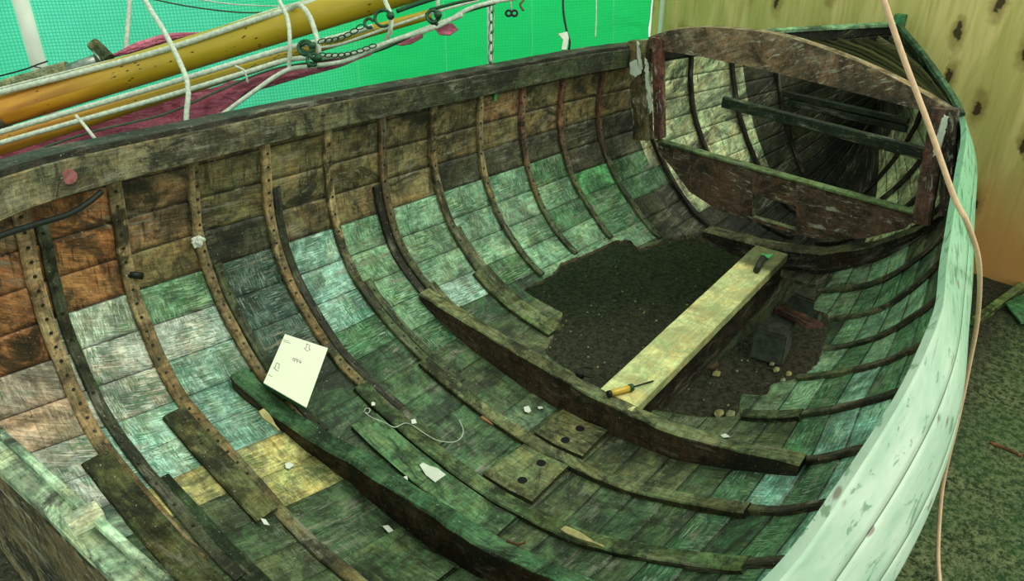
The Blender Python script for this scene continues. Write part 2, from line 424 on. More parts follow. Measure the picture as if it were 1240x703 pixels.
# ------------------------------------------------------------------ hull form
XS = [-1.5, -1.16, -.86, -.56, -.27, .02, .32, .61, .91, 1.2, 1.5, 1.79, 2.05, 2.4, 2.82, 3.15, 3.38]
PORT = [
 [(0,.56),(.25,.60),(.45,.68),(.60,.80),(.70,.98),(.70,1.2),(.66,1.33),(.62,1.48)],
 [(0,.40),(.21,.43),(.42,.47),(.67,.55),(.81,.65),(.88,.87),(.87,1.09),(.82,1.36),(.80,1.46)],
 [(0,.28),(.2,.31),(.41,.38),(.76,.51),(.87,.57),(.98,.76),(1.0,.99),(.94,1.28),(.92,1.40)],
 [(0,.225),(.25,.25),(.5,.32),(.75,.44),(.9,.56),(1.03,.76),(1.07,.98),(1.01,1.23),(1.0,1.35)],
 [(0,.2),(.17,.22),(.4,.27),(.66,.35),(.87,.47),(1.03,.67),(1.09,.89),(1.05,1.2),(1.04,1.32)],
 [(0,.2),(.2,.22),(.39,.255),(.62,.33),(.83,.44),(1.03,.62),(1.10,.85),(1.08,1.17),(1.07,1.285)],
 [(0,.2),(.25,.22),(.52,.275),(.7,.33),(.89,.42),(1.06,.58),(1.13,.81),(1.11,1.13),(1.10,1.25)],
 [(0,.19),(.25,.21),(.51,.25),(.67,.29),(.86,.40),(1.03,.58),(1.12,.84),(1.10,1.12),(1.09,1.225)],
 [(0,.18),(.3,.2),(.55,.24),(.76,.31),(.9,.42),(1.02,.57),(1.11,.79),(1.10,1.1),(1.09,1.20)],
 [(0,.17),(.3,.18),(.55,.215),(.75,.28),(.89,.38),(1.02,.58),(1.10,.83),(1.085,1.09),(1.07,1.18)],
 [(0,.15),(.25,.16),(.5,.19),(.7,.25),(.84,.36),(1.0,.55),(1.08,.8),(1.06,1.08),(1.05,1.16)],
 [(0,.12),(.2,.12),(.4,.13),(.59,.17),(.73,.27),(.93,.48),(1.04,.73),(1.03,1.04),(1.02,1.14)],
 [(0,.12),(.2,.12),(.4,.15),(.55,.2),(.75,.36),(.92,.6),(.97,.8),(.97,1.05),(.95,1.12)],
 [(0,.14),(.15,.15),(.3,.2),(.45,.3),(.6,.48),(.72,.7),(.78,.9),(.79,1.05),(.77,1.12)],
 [(0,.2),(.08,.22),(.18,.3),(.28,.45),(.37,.65),(.44,.85),(.50,1.0),(.52,1.11)],
 [(.03,.35),(.07,.4),(.11,.5),(.16,.65),(.2,.8),(.24,.95),(.27,1.11)],
 [(.06,.5),(.06,.6),(.065,.75),(.07,.9),(.07,1.0),(.07,1.11)],
]
STBD = [
 [(0,.56),(.25,.6),(.5,.68),(.72,.82),(.86,.98),(.92,1.1),(.93,1.22)],
 [(0,.40),(.22,.43),(.45,.48),(.74,.6),(.92,.72),(1.03,.85),(1.07,1.0),(1.04,1.18)],
 [(0,.28),(.25,.31),(.5,.38),(.8,.50),(1.0,.62),(1.12,.75),(1.15,.9),(1.085,1.15)],
 [(0,.225),(.25,.25),(.5,.33),(.8,.48),(.98,.6),(1.12,.70),(1.175,.83),(1.14,.98),(1.075,1.12)],
 [(0,.2),(.25,.22),(.44,.27),(.8,.45),(.96,.57),(1.12,.67),(1.185,.8),(1.15,.95),(1.07,1.10)],
 [(0,.2),(.25,.22),(.43,.26),(.79,.40),(.94,.52),(1.10,.64),(1.165,.76),(1.14,.92),(1.05,1.07)],
 [(0,.2),(.25,.22),(.43,.25),(.78,.39),(.93,.51),(1.07,.62),(1.13,.75),(1.11,.9),(1.02,1.055)],
 [(0,.19),(.25,.2),(.49,.24),(.67,.34),(.81,.45),(.93,.56),(1.04,.68),(1.06,.8),(1.04,.92),(.95,1.04)],
 [(0,.18),(.3,.2),(.55,.29),(.79,.44),(.89,.54),(.98,.66),(1.00,.8),(.98,.92),(.89,1.04)],
 [(0,.17),(.3,.19),(.52,.24),(.71,.37),(.84,.54),(.90,.66),(.93,.8),(.91,.92),(.83,1.045)],
 [(0,.15),(.25,.17),(.44,.22),(.64,.34),(.76,.52),(.83,.68),(.86,.8),(.84,.95),(.77,1.06)],
 [(0,.12),(.15,.12),(.27,.16),(.53,.30),(.7,.52),(.77,.67),(.80,.8),(.78,.95),(.71,1.07)],
 [(0,.12),(.2,.16),(.42,.30),(.6,.48),(.68,.6),(.72,.76),(.71,.92),(.63,1.08)],
 [(0,.14),(.15,.18),(.3,.3),(.45,.48),(.53,.64),(.56,.8),(.54,.95),(.46,1.09)],
 [(0,.2),(.08,.25),(.18,.4),(.26,.6),(.31,.8),(.31,.95),(.25,1.10)],
 [(-.03,.35),(0,.42),(.03,.55),(.06,.7),(.08,.85),(.07,1.11)],
 [(-.06,.5),(-.06,.6),(-.055,.75),(-.05,.9),(-.05,1.11)],
]
NT_ = 97
def dense(tab):
    out = []
    for row in tab:
        P = smooth_pts([V((a, b, 0)) for a, b in row], 12)
        d = [0.0]
        for a, b in zip(P, P[1:]): d.append(d[-1]+(b-a).length)
        tt = np.linspace(0, d[-1], NT_)
        out.append(np.stack([np.interp(tt, d, [p.x for p in P]), np.interp(tt, d, [p.y for p in P]), tt], 1))
    return np.array(out)          # station, t, (|y|, z, girth)
DP = dense(PORT); DS = dense(STBD)
# light smoothing along the length
def fair(D):
    E = D.copy()
    for i in range(1, len(XS)-1):
        w = (XS[i]-XS[i-1])/(XS[i+1]-XS[i-1])
        E[i] = .7*D[i]+.3*(D[i-1]*(1-w)+D[i+1]*w)
    return E
DP = fair(DP); DS = fair(DS)
xs = np.array(XS)
def hermite(D, x):
    x = min(max(x, XS[0]), XS[-1]); i = min(int(np.searchsorted(xs, x, side='right'))-1, len(XS)-2)
    h = xs[i+1]-xs[i]; t = (x-xs[i])/h
    def slope(k):
        if k == 0: return (D[1]-D[0])/(xs[1]-xs[0])
        if k == len(XS)-1: return (D[-1]-D[-2])/(xs[-1]-xs[-2])
        return (D[k+1]-D[k-1])/(xs[k+1]-xs[k-1])
    m0, m1 = slope(i), slope(i+1)
    return D[i]*(2*t**3-3*t*t+1)+h*m0*(t**3-2*t*t+t)+D[i+1]*(-2*t**3+3*t*t)+h*m1*(t**3-t*t)
def sect(side, x):
    S = hermite(DP if side > 0 else DS, x).copy(); S[:, 0] *= side; return S
_cache = {}
def hp(side, x, t):
    """point on the hull's inner face; t 0 at the keel, 1 at the sheer"""
    key = (side, round(x, 4))
    if key not in _cache: _cache[key] = sect(side, x)
    S = _cache[key]; f = min(max(t, 0), 1)*(NT_-1); i = min(int(f), NT_-2); w = f-i
    a = S[i]*(1-w)+S[i+1]*w
    return V((x, a[0], a[1]))
def hn(side, x, t):
    du = hp(side, min(x+.03, XS[-1]), t)-hp(side, max(x-.03, XS[0]), t)
    dv = hp(side, x, min(t+.02, 1))-hp(side, x, max(t-.02, 0))
    n = du.cross(dv)
    if n.length < 1e-9: return V((0, -side, 0))
    n.normalize()
    return n if side > 0 else -n       # towards the inside
def t_of(side, x, y=None, z=None):
    S = sect(side, x)
    if y is not None: return float(np.interp(abs(y), S[:60, 0]*side, np.linspace(0, 1, NT_)[:60]))
    return float(np.interp(z, S[:, 1], np.linspace(0, 1, NT_)))
def hz(x, y):
    side = 1 if y >= 0 else -1
    return hp(side, x, t_of(side, x, y=y)).z

# ------------------------------------------------------------------ paint scheme (plank by plank, bay by bay)
OR = srgb((150, 104, 64)); BR = srgb((134, 108, 76)); OL = srgb((112, 102, 66)); DO = srgb((58, 60, 40))
PW = srgb((176, 184, 170)); PO = srgb((178, 160, 138)); PT = srgb((148, 182, 162)); PG = srgb((118, 154, 120))
GR = srgb((74, 114, 76)); DG = srgb((52, 82, 52)); YE = srgb((164, 160, 100)); BG = srgb((92, 156, 100)); TQ = srgb((132, 176, 156))
DT = srgb((62, 82, 70)); PB = srgb((186, 196, 150)); BK = srgb((34, 36, 24)); OG = srgb((84, 96, 60))
RIBX = [-1.16+.295*i for i in range(11)]       # eleven steamed frames
def cell_colour(side, x, k, t, rnd):
    """k = plank counted from the sheer (0..13); returns rgb + scraped amount"""
    b = 0 if x < RIBX[0] else min(int((x-RIBX[0])/.295)+1, 12)
    if side > 0:
        T = {
         0: [BR, BR, OR, OR, OR, PO, PO, PW, PW, PT, DG, DG, DG, DG],
         1: [BR, OR, OR, OR, PW, PW, PW, PT, PT, YE, OG, DG, OG, DG],
         2: [BR, BR, BR, OL, PG, PW, PT, TQ, TQ, YE, YE, DG, DG, OG],
         3: [BR, OL, OL, DO, DT, DT, DT, DG, DG, GR, DG, GR, DG, DG],
         4: [OL, OL, OL, OL, PT, TQ, TQ, GR, DG, GR, GR, GR, GR, GR],
         5: [OL, OL, OL, OL, PG, PG, PG, PG, GR, GR, DG, GR, PG, OG],
         6: [BR, OL, OL, OL, PG, PG, PG, PT, DG, DG, OG, OG, OG, OG],
         7: [OL, OL, OL, DO, PG, PG, PG, GR, DG, OG, OG, OG, OG, OG],
         8: [OL, BR, OL, DO, PG, PG, PG, PG, PG, OG, OG, OG, OG, OG],
         9: [OL, OL, OL, DO, GR, PG, GR, PG, PG, OG, OG, OG, OG, OG],
         10: [BR, OL, OL, DO, DO, BG, GR, GR, PG, OG, OG, OG, OG, OG],
         11: [OL, OL, OL, DO, DO, GR, GR, DO, DO, DO, DO, DO, DO, DO],
         12: [BK, PB, PB, PB, PB, PB, PB, PB, PB, DO, BK, BK, BK, BK]}
    else:
        T = {
         0: [DO]*14, 1: [DO]*4+[DG]*10, 2: [DO]*4+[DG]*10,
         3: [DO, DO, DO, DG, DG, TQ, GR, DG, GR, DG, DG, DG, OG, DG],
         4: [DO, DO, DO, DG, DG, TQ, GR, DG, GR, DG, GR, DG, OG, OG],
         5: [DO, DO, DO, DG, GR, TQ, GR, TQ, GR, DG, OG, OG, OG, OG],
         6: [DO, DO, DO, DG, GR, TQ, TQ, GR, OG, DG, OG, OG, OG, OG],
         7: [DO, DO, DO, DG, GR, GR, TQ, GR, PG, PG, GR, OG, OG, OG],
         8: [DO, DO, DO, DO, GR, GR, PG, GR, PG, PG, PG, OG, DO, DO],
         9: [DO, DO, DO, DO, DG, PG, PG, PG, PG, GR, PG, OG, DO, DO],
         10: [DO, DO, DO, DO, DO, DG, GR, GR, GR, PG, PG, DO, DO, DO],
         11: [DO, DO, DO, DO, DO, DO, OG, PG, PG, PG, PG, DO, DO, DO],
         12: [BK, DO, DO, PB, PB, PB, PB, PB, PB, PB, BK, BK, BK, BK]}
    b = 12 if x > (2.04 if k < 6 else 2.12) else min(b, 11)
    c = T[b][k]
    if c == PB and x > (2.62 if side > 0 else 3.0): c = DO
    scr = 1.0 if c in (PW, PT, PG, GR, TQ, DT) else (.55 if c in (YE, PO) else .12)
    if c in (GR,) and k > 8: scr = .35
    if k > 8 and c not in (YE, BK, PB, DO):
        m_ = OG if x > -.1 else tuple((a_+b_)/2 for a_, b_ in zip(DG, OG)); c = tuple(.45*a_+.55*b_ for a_, b_ in zip(c, m_)); scr = .3
    j = rnd.uniform(.92, 1.08)*(1.22 if scr > .5 else 1.08)
    return tuple(v*j*q for v, q in zip(c, (rnd.uniform(.94, 1.06), 1, rnd.uniform(.92, 1.06)))) + (scr,)

# ------------------------------------------------------------------ BOAT
boat = thing('wooden_boat', 'derelict open wooden clinker boat with a large rotted hole through its bottom', 'boat', (0.4, 0, GROUND))

def in_poly(x, y, poly):
    c = False; n = len(poly); j = n-1
    for i in range(n):
        xi, yi = poly[i]; xj, yj = poly[j]
        if (yi > y) != (yj > y) and x < (xj-xi)*(y-yi)/(yj-yi)+xi: c = not c
        j = i
    return c
def on_hull(px, py, z0=.22):
    z = z0
    for _ in range(12):
        p = at_z(px, py, z); z = .5*z+.5*hz(p.x, p.y)
    return at_z(px, py, z)
HOLE_PX = [(633,350),(650,341),(668,333),(680,318),(692,314),(716,305),(745,291),(762,290),(775,301),(790,297),(805,290),(838,283),(868,296),(905,306),(945,330),
           (990,345),(985,374),(1003,380),(1003,400),(998,414),(990,440),(972,457),(935,463),(930,478),(898,476),(893,503),(845,505),(770,492),(720,476),
           (695,452),(660,428),(682,378)]
HOLE = [(p.x, p.y) for p in (on_hull(a, b) for a, b in HOLE_PX)]
def snap(p, poly, lim):
    best = None; q = V((p.x, p.y))
    for i in range(len(poly)):
        a = V(poly[i]); b = V(poly[(i+1) % len(poly)]); d = b-a
        t = max(0, min(1, (q-a).dot(d)/max(d.length_squared, 1e-9))); c = a+d*t; l = (q-c).length
        if best is None or l < best[0]: best = (l, c)
    return best[1] if best[0] < lim else None

NSTR = 14
THK = .02
def build_side(side):
    rnd = random.Random(3 if side > 0 else 5)
    X = list(np.arange(XS[0], XS[-1]+1e-6, .0122)); X[-1] = XS[-1]
    # t samples: per plank 7 steps + narrow groove
    tk = []; pl = []
    for k in range(NSTR):
        a = k/NSTR; b = (k+1)/NSTR; g = .0011
        for q in range(8): tk.append(a+g+(b-a-2*g)*q/7); pl.append((k, 0))
        if k < NSTR-1: tk.append(b); pl.append((k, 1))
    nt = len(tk); nx = len(X)
    cols = {}
    S = [sect(side, x) for x in X]
    tt = np.linspace(0, 1, NT_)
    Y = np.array([np.interp(tk, tt, s[:, 0]) for s in S]); Z = np.array([np.interp(tk, tt, s[:, 1]) for s in S]); G = np.array([np.interp(tk, tt, s[:, 2]) for s in S])
    P = np.stack([np.repeat(np.array(X)[:, None], nt, 1), Y, Z], 2)
    du = np.gradient(P, axis=0); dv = np.gradient(P, axis=1)
    Nn = np.cross(du, dv)*(1 if side > 0 else -1)
    L = np.linalg.norm(Nn, axis=2, keepdims=True); L[L < 1e-9] = 1; Nn = Nn/L
    groove = np.array([p[1] for p in pl])
    lap = np.zeros(nt)
    for i, (k, g) in enumerate(pl):
        q = (tk[i]*NSTR) % 1 if not g else 0
        lap[i] = .003*(q-.5)
    inn = P + Nn*(lap[None, :, None]) - Nn*(groove[None, :, None]*.007)
    wav = np.array([[mnoise.noise(V((P[i, j, 0]*3, P[i, j, 2]*4+side*9, j*.05)))*.004 for j in range(nt)] for i in range(nx)])
    inn = inn + Nn*wav[:, :, None]
    out = P - Nn*(THK-.004*groove[None, :, None])
    keep = np.ones((nx-1, nt-1), bool)
    poly = HOLE; bx = [p[0] for p in poly]; by = [p[1] for p in poly]
    vin = np.zeros((nx, nt), bool)
    for i in range(nx):
        if X[i] < min(bx)-.05 or X[i] > max(bx)+.05: continue
        for j in range(nt):
            if P[i, j, 2] > .75 : continue
            if in_poly(P[i, j, 0], P[i, j, 1], poly): vin[i, j] = True
    for i in range(nx-1):
        for j in range(nt-1):
            c = int(vin[i, j])+int(vin[i+1, j])+int(vin[i, j+1])+int(vin[i+1, j+1])
            if c >= 3 or (c == 2 and in_poly(P[i:i+2, j:j+2, 0].mean(), P[i:i+2, j:j+2, 1].mean(), poly)): keep[i, j] = False
    # snap border vertices on the broken edge
    for i in range(1, nx-1):
        for j in range(nt):
            if X[i] < min(bx)-.05 or X[i] > max(bx)+.05 or P[i, j, 2] > .75: continue
            nb = [keep[a, b] for a in (i-1, i) for b in (j-1, j) if 0 <= b < nt-1]
            if any(nb) and not all(nb):
                c = snap(V((P[i, j, 0], P[i, j, 1])), poly, .02)
                if c is not None:
                    c = c + V((mnoise.noise(V((c.x*40, c.y*40, 1))), mnoise.noise(V((c.x*40, c.y*40, 7)))))*.006
                    for A in (inn, out): A[i, j, 0] = c.x; A[i, j, 1] = c.y
    mb = MB(); nv = nx*nt
    mb.v = [tuple(p) for p in inn.reshape(-1, 3)]+[tuple(p) for p in out.reshape(-1, 3)]
    edge = {}
    seamc = (.012, .012, .008, 0)
    butts = {k: sorted(rnd.uniform(-1.3, 2.0) for _ in range(1)) for k in range(NSTR)}
    for i in range(nx-1):
        xm = (X[i]+X[i+1])/2
        for j in range(nt-1):
            if not keep[i, j]: continue
            k = pl[j][0]; g = pl[j][1] or pl[j+1][1]
            b = 0 if xm < RIBX[0] else min(int((xm-RIBX[0])/.295)+1, 12)
            kk_ = NSTR-1-k; key = (12 if xm > (2.04 if kk_ < 6 else 2.12) else min(b, 11), k)
            if xm > (2.62 if side > 0 else 3.0): key = (13, k)
            if key not in cols: cols[key] = cell_colour(side, xm, NSTR-1-k, tk[j], rnd)
            c = tuple(v*.28 for v in cols[key][:3])+(0,) if g else cols[key]
            a0 = i*nt+j; q = (a0, a0+nt, a0+nt+1, a0+1)
            if side < 0: q = q[::-1]
            def uvof(ix): ii, jj = divmod(ix, nt); return (X[ii], side*G[ii, jj]+(3.1 if side < 0 else 0))
            mb.face(q, [uvof(v) for v in q], c, 0, True)
            q2 = tuple(v+nv for v in q[::-1])
            mb.face(q2, [uvof(v-nv) for v in q2], (.3, .3, .26, 0) if g else (1, 1, 1, 0), 1, True)
            for e0, e1 in zip(q, q[1:]+q[:1]):
                if (e1, e0) in edge: del edge[(e1, e0)]
                else: edge[(e0, e1)] = c
    for (a, b), c in edge.items():
        top = (a % nt == nt-1 and b % nt == nt-1)
        cc = (.8, .8, .8, 0) if (top and side < 0) else (.30, .36, .28, 0) if top else (.10, .085, .045, 0)
        ua = (X[a//nt], (0 if a % nt else .01)+G[a//nt, a % nt]); ub = (X[b//nt], G[b//nt, b % nt])
        mb.face((b, a, a+nv, b+nv), [ub, ua, (ua[0], ua[1]+.02), (ub[0], ub[1]+.02)], cc, 1 if (top and side < 0) else 0)
    o = mb.build('hull_planking', [M_HULL, M_OUT], boat, origin=(0.4, 0, .3))
    o['label'] = 'port side planking, orange brown above, scraped pale green below' if side > 0 else 'starboard side planking, white green painted outside'
    return o
build_side(1); build_side(-1)
O = (0.4, 0, .3)

# ---- helper: path on the hull at station x between two girth fractions
def hull_path(side, x, t0, t1, n=40, off=0.0, dx=0.0):
    pts, ups = [], []
    for i in range(n+1):
        t = t0+(t1-t0)*i/n; xx = x+dx*(t-.5)
        nrm = hn(side, xx, t); nrm.x = 0; nrm.normalize()
        pts.append(hp(side, xx, t)+nrm*off); ups.append(nrm)
    return pts, ups
TAN = srgb((148, 130, 92)); TAN2 = srgb((170, 146, 106)); RED = srgb((120, 84, 66)); GRB = srgb((92, 112, 70)); DKB = srgb((60, 60, 40))
def rib_col(i, pale):
    def f(p):
        k = max(0, min(1, (p.z-.50)/.35))
        c = tuple(a*k+b*(1-k) for a, b in zip(pale, srgb((78, 84, 54)) if i > 3 else srgb((120, 104, 66))))
        if p.z < .45: c = tuple(a*.6+b*.4 for a, b in zip(c, srgb((74, 92, 58))))
        return c+(.15,)
    return f
def cut_t(side, x, want_port_end=True):
    """girth fraction where the broken hole starts, coming down from the sheer"""
    for i in range(300, -1, -1):
        t = i/300; p = hp(side, x, t)
        if p.z < .75 and in_poly(p.x, p.y, HOLE): return min(1, t+.012)
    return 0.0
nail_total = 0
PALES = [TAN2, TAN, TAN, TAN, TAN, srgb((104, 88, 62)), TAN, TAN, RED, RED, RED]
def rivets(rib, side, x, t0, t1, step, individual, dxs=(0,), off=.022, r=.0055):
    """domed copper rivet heads along a frame"""
    global nail_total
    pts, ups = hull_path(side, x, t0, t1, max(2, int(abs(t1-t0)/step)))
    proto = None; mbm = MB()
    for i, (p, u) in enumerate(zip(pts, ups)):
        for d in dxs:
            q = p+u*off+V((d*.010*(1 if i % 2 else -1), 0, 0))
            if individual and nail_total < 98:
                m1 = MB(); kk = 6
                for ring, (rr, hh) in enumerate(((r, 0), (r*.8, r*.6))):
                    for j in range(kk):
                        a = 2*math.pi*j/kk; sd = V((1, 0, 0)); s2 = u.cross(sd)
                        m1.v.append(q+(sd*math.cos(a)+s2*math.sin(a))*rr+u*hh)
                for j in range(kk): m1.face((j, (j+1) % kk, kk+(j+1) % kk, kk+j), cols=(.05, .05, .035, 0))
                m1.face(list(range(kk, 2*kk)), cols=(.05, .05, .035, 0))
                m1.build('rivet', M_RIV, rib, origin=q); nail_total += 1
            else:
                kk = 6; base = len(mbm.v)
                for ring, (rr, hh) in enumerate(((r, 0), (r*.8, r*.6))):
                    for j in range(kk):
                        a = 2*math.pi*j/kk; sd = V((1, 0, 0)); s2 = u.cross(sd)
                        mbm.v.append(q+(sd*math.cos(a)+s2*math.sin(a))*rr+u*hh)
                for j in range(kk): mbm.face((base+j, base+(j+1) % kk, base+kk+(j+1) % kk, base+kk+j))
                mbm.face(list(range(base+kk, base+2*kk)))
    if mbm.v:
        o = mbm.build('rivet', M_RIV, rib, origin=pts[0]); o['kind'] = 'stuff'
M_RIV = simple('dark_rivet_metal', srgb((52, 54, 40)), .5, .4)

def make_rib(i, x, side, t0, t1, w, h, col, name='rib', dx=0.0, rv=None, seed=0, off=.002, label=None):
    pts, ups = hull_path(side, x, t0, t1, 44, off, dx)
    pts = [p+V((mnoise.noise(V((p.y*3, p.z*3, i*2.3)))*.010, 0, 0)) for p in pts]
    mb = MB(); sweep(mb, pts, ups, rect(w, h, .18, -.004), col, True, .0022, seed=i+seed+.3, side_cols=None)
    o = mb.build(name, M_WOOD, boat, origin=hp(side, x, (t0+t1)/2))
    if rv: rivets(o, side, x+dx*0, max(t0, rv[0]), min(t1, rv[1]), rv[2], rv[3], off=h+off-.004)
    if label: o['label'] = label
    return o
# port frames
for i, x in enumerate(RIBX):
    tlow = cut_t(1, x)
    if i == 0: tlow = .18
    if i == 1: tlow = .0
    if i == 2: tlow = .30
    w = .042 if i < 2 else .036
    if i > 6: w = .032
    make_rib(i, x, 1, tlow, .985, w, .021, rib_col(i, PALES[i]), rv=(.30, .95, .028 if i < 4 else .04, i < 4))
for i in (3, 4):      # these two frames run on to the starboard side as flat floor strips
    x = RIBX[i]
# starboard frames
for i in range(2, 11):
    x = RIBX[i]
    tl = cut_t(-1, x)
    if i == 2: tl = .3
    if i == 5: tl = .45
    make_rib(i, x, -1, tl, .80, .032, .021, (lambda p: (srgb((62, 56, 40)) if p.z > .4 else srgb((84, 88, 58)))+(.1,)), rv=None, seed=20)
for x, tl in ((-1.16, .0), (-.86, .0)):
    make_rib(30, x, -1, tl, .8, .034, .021, rib_col(5, DKB), seed=33)
# sister frames (dark doubled strips)
def sister(x, t0, t1, col, rv=None, w=.034, h=.017, dx=0.0, seed=0):
    return make_rib(seed, x, 1, t0, t1, w, h, lambda p: col+(.1,), name='sister_rib', dx=dx, rv=rv, seed=seed+50)
sister(RIBX[0]+.052, .12, .90, srgb((62, 68, 48)), rv=(.25, .88, .05, False), seed=1)
sister(RIBX[2]+.044, .32, .72, srgb((70, 78, 52)), rv=(.34, .70, .04, False), seed=2)
sister(RIBX[3]+.040, .28, .84, srgb((44, 46, 32)), rv=(.3, .6, .05, False), seed=3)
sister(RIBX[5]-.040, .48, .78, srgb((36, 34, 24)), seed=4)
sister(RIBX[6]+.034, .34, .62, srgb((78, 84, 56)), seed=5)
sister(RIBX[4]+.036, .26, .58, srgb((70, 84, 54)), rv=(.3, .55, .05, False), seed=6)

# ---- floor strips and timbers running across the bottom (port to starboard)
def cross_path(x, yp, ys, n=60, off=0.0, dxf=None):
    pts = []; ups = []
    for i in range(n+1):
        y = yp+(ys-yp)*i/n; xx = x+(dxf(i/n) if dxf else 0)
        pts.append(V((xx, y, hz(xx, y)+off))); ups.append(V((0, 0, 1)))
    return pts, ups
def floor_timber(name, x0, x1, prof_pts, col, label=None, jitter=.004, bottom_off=-.008, sh=None):
    """prof_pts: (y, top z) list; bottom follows the hull"""
    mb = MB(); ys = np.linspace(prof_pts[0][0], prof_pts[-1][0], 70)
    yy = [p[0] for p in prof_pts]; zz = [p[1] for p in prof_pts]
    s = -1 if yy[0] > yy[-1] else 1
    rows = []
    for q, y in enumerate(ys):
        top = float(np.interp(s*y, [s*a for a in yy], zz)) + mnoise.noise(V((y*6, x0, 2)))*.007
        dx = sh(y) if sh else 0.0
        X0_, X1_ = x0, x1; x0 += dx; x1 += dx
        b0 = hz(x0, y)+bottom_off; b1 = hz(x1, y)+bottom_off; top = max(top, max(b0, b1)+.012)
        ch = .006
        ring = [V((x0, y, b0)), V((x0+mnoise.noise(V((y*5, 1, x0)))*.008, y, top-ch)), V((x0+ch, y, top)), V((x1-ch, y, top)), V((x1, y, top-ch)), V((x1, y, b1))]
        rows.append(ring); x0, x1 = X0_, X1_
    k = 6
    for r in rows:
        for p in r: mb.v.append(jit(p, jitter, 16))
    L = 0
    per = [0, .1, .105, .105+(x1-x0), .11+(x1-x0), .21+(x1-x0), .27+(x1-x0)]
    for i in range(len(rows)-1):
        dl = abs(ys[1]-ys[0])
        for j in range(k):
            j2 = (j+1) % k
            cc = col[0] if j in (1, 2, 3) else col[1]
            q = (i*k+j, (i+1)*k+j, (i+1)*k+j2, i*k+j2)
            if s > 0: q = q[::-1]
            u = [(L, per[j]), (L+dl, per[j]), (L+dl, per[j+1]), (L, per[j+1])]
            if s > 0: u = u[::-1]
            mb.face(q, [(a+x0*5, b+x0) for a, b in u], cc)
        L += dl
    mb.face(range(k), cols=col[1]); mb.face([(len(rows)-1)*k+j for j in range(k)][::-1], cols=col[1])
    o = mb.build(name, M_TIMBER, boat, origin=(x0, 0, .3))
    if label: o['label'] = label
    return o
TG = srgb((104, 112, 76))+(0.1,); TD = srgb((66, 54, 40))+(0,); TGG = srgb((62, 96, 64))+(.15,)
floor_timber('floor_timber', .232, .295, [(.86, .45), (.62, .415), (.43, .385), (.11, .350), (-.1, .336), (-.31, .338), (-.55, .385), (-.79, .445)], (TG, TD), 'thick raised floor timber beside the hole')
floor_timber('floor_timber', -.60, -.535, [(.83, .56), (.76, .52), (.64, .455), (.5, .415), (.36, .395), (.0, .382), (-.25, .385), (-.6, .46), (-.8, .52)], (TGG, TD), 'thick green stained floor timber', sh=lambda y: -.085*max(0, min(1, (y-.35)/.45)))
def strip_across(x, w, h, yp, ys, col, name='floor_strip', dxf=None, seed=0, off=0.0):
    pts, ups = cross_path(x, yp, ys, 70, off, dxf)
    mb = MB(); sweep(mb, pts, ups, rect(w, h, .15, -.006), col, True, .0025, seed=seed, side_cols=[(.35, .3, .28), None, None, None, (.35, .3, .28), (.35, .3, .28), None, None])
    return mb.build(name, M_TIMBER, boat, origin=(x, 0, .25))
strip_across(.005, .055, .030, .62, -.74, TG, seed=3)
strip_across(-.285, .062, .028, .66, -.86, srgb((84, 104, 66))+(.1,), seed=5)
strip_across(.335, .05, .022, .9, .50, TG, seed=6)
strip_across(-.235, .035, .018, .66, .30, srgb((74, 92, 60))+(.1,), seed=8)
strip_across(.60, .055, .030, -.46, -.67, srgb((78, 92, 58))+(.2,), seed=15)
# short boards lying on the port bilge against the first frames
strip_across(-1.205, .085, .034, .70, .1, srgb((74, 80, 48))+(.1,), seed=9)
strip_across(-.915, .075, .032, .80, .36, srgb((86, 92, 58))+(.1,), seed=11)
strip_across(-1.085, .05, .026, .60, .0, srgb((56, 74, 48))+(.2,), seed=12)
# end board by the hole's port edge
strip_across(.615, .10, .030, .86, .43, srgb((92, 106, 66))+(.1,), seed=13)
# forward floor timber sweeping up the starboard side
floor_timber('floor_timber', 2.00, 2.10, [(.45, .20), (.08, .22), (-.2, .27), (-.42, .38), (-.60, .53), (-.70, .66)], (srgb((92, 94, 66))+(0,), srgb((44, 38, 28))+(0,)), 'forward floor timber')

# central raised pads (keel boards) between the timbers
def quad_board(name, corners, thick, col, mat=M_TIMBER, label=None, sub=6, lift=0.004, jitter=.002):
    """board lying on the hull: corners (x,y) port-aft, port-fwd, stbd-fwd, stbd-aft"""
    mb = MB(); n = sub
    def P(u, v, top):
        a = V(corners[0]).lerp(V(corners[1]), u); b = V(corners[3]).lerp(V(corners[2]), u); q = a.lerp(b, v)
        z0 = hz(q.x, q.y)
        return V((q.x, q.y, z0+lift+(thick if top else -.006)))
    for top in (1, 0):
        for i in range(n+1):
            for j in range(n+1):
                mb.v.append(jit(P(i/n, j/n, top), jitter, 25))
    m = (n+1)**2
    for i in range(n):
        for j in range(n):
            a = i*(n+1)+j; q = (a, a+1, a+n+2, a+n+1)
            pts = [mb.v[k] for k in q]
            # orient upward
            nn = (pts[1]-pts[0]).cross(pts[2]-pts[0])
            if nn.z < 0: q = q[::-1]
            mb.face(q, [(mb.v[k].y, mb.v[k].x) for k in q], col)
            q2 = tuple(k+m for k in q[::-1]); mb.face(q2, [(mb.v[k].x, mb.v[k].y) for k in q2], col)
    def side(lst):
        for a, b in zip(lst, lst[1:]):
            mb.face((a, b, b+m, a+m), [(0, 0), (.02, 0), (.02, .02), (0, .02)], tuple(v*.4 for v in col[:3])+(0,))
    side([j for j in range(n+1)]); side([n*(n+1)+j for j in range(n+1)][::-1])
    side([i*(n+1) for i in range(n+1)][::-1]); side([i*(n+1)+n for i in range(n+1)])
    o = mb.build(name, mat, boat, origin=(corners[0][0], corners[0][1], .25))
    if label: o['label'] = label
    return o
M_HOLE = simple('bolt_hole_shadow_wood', (.004, .004, .003), .95, nscale=20, amt=.2)
PADC = srgb((112, 116, 78))+(.1,)
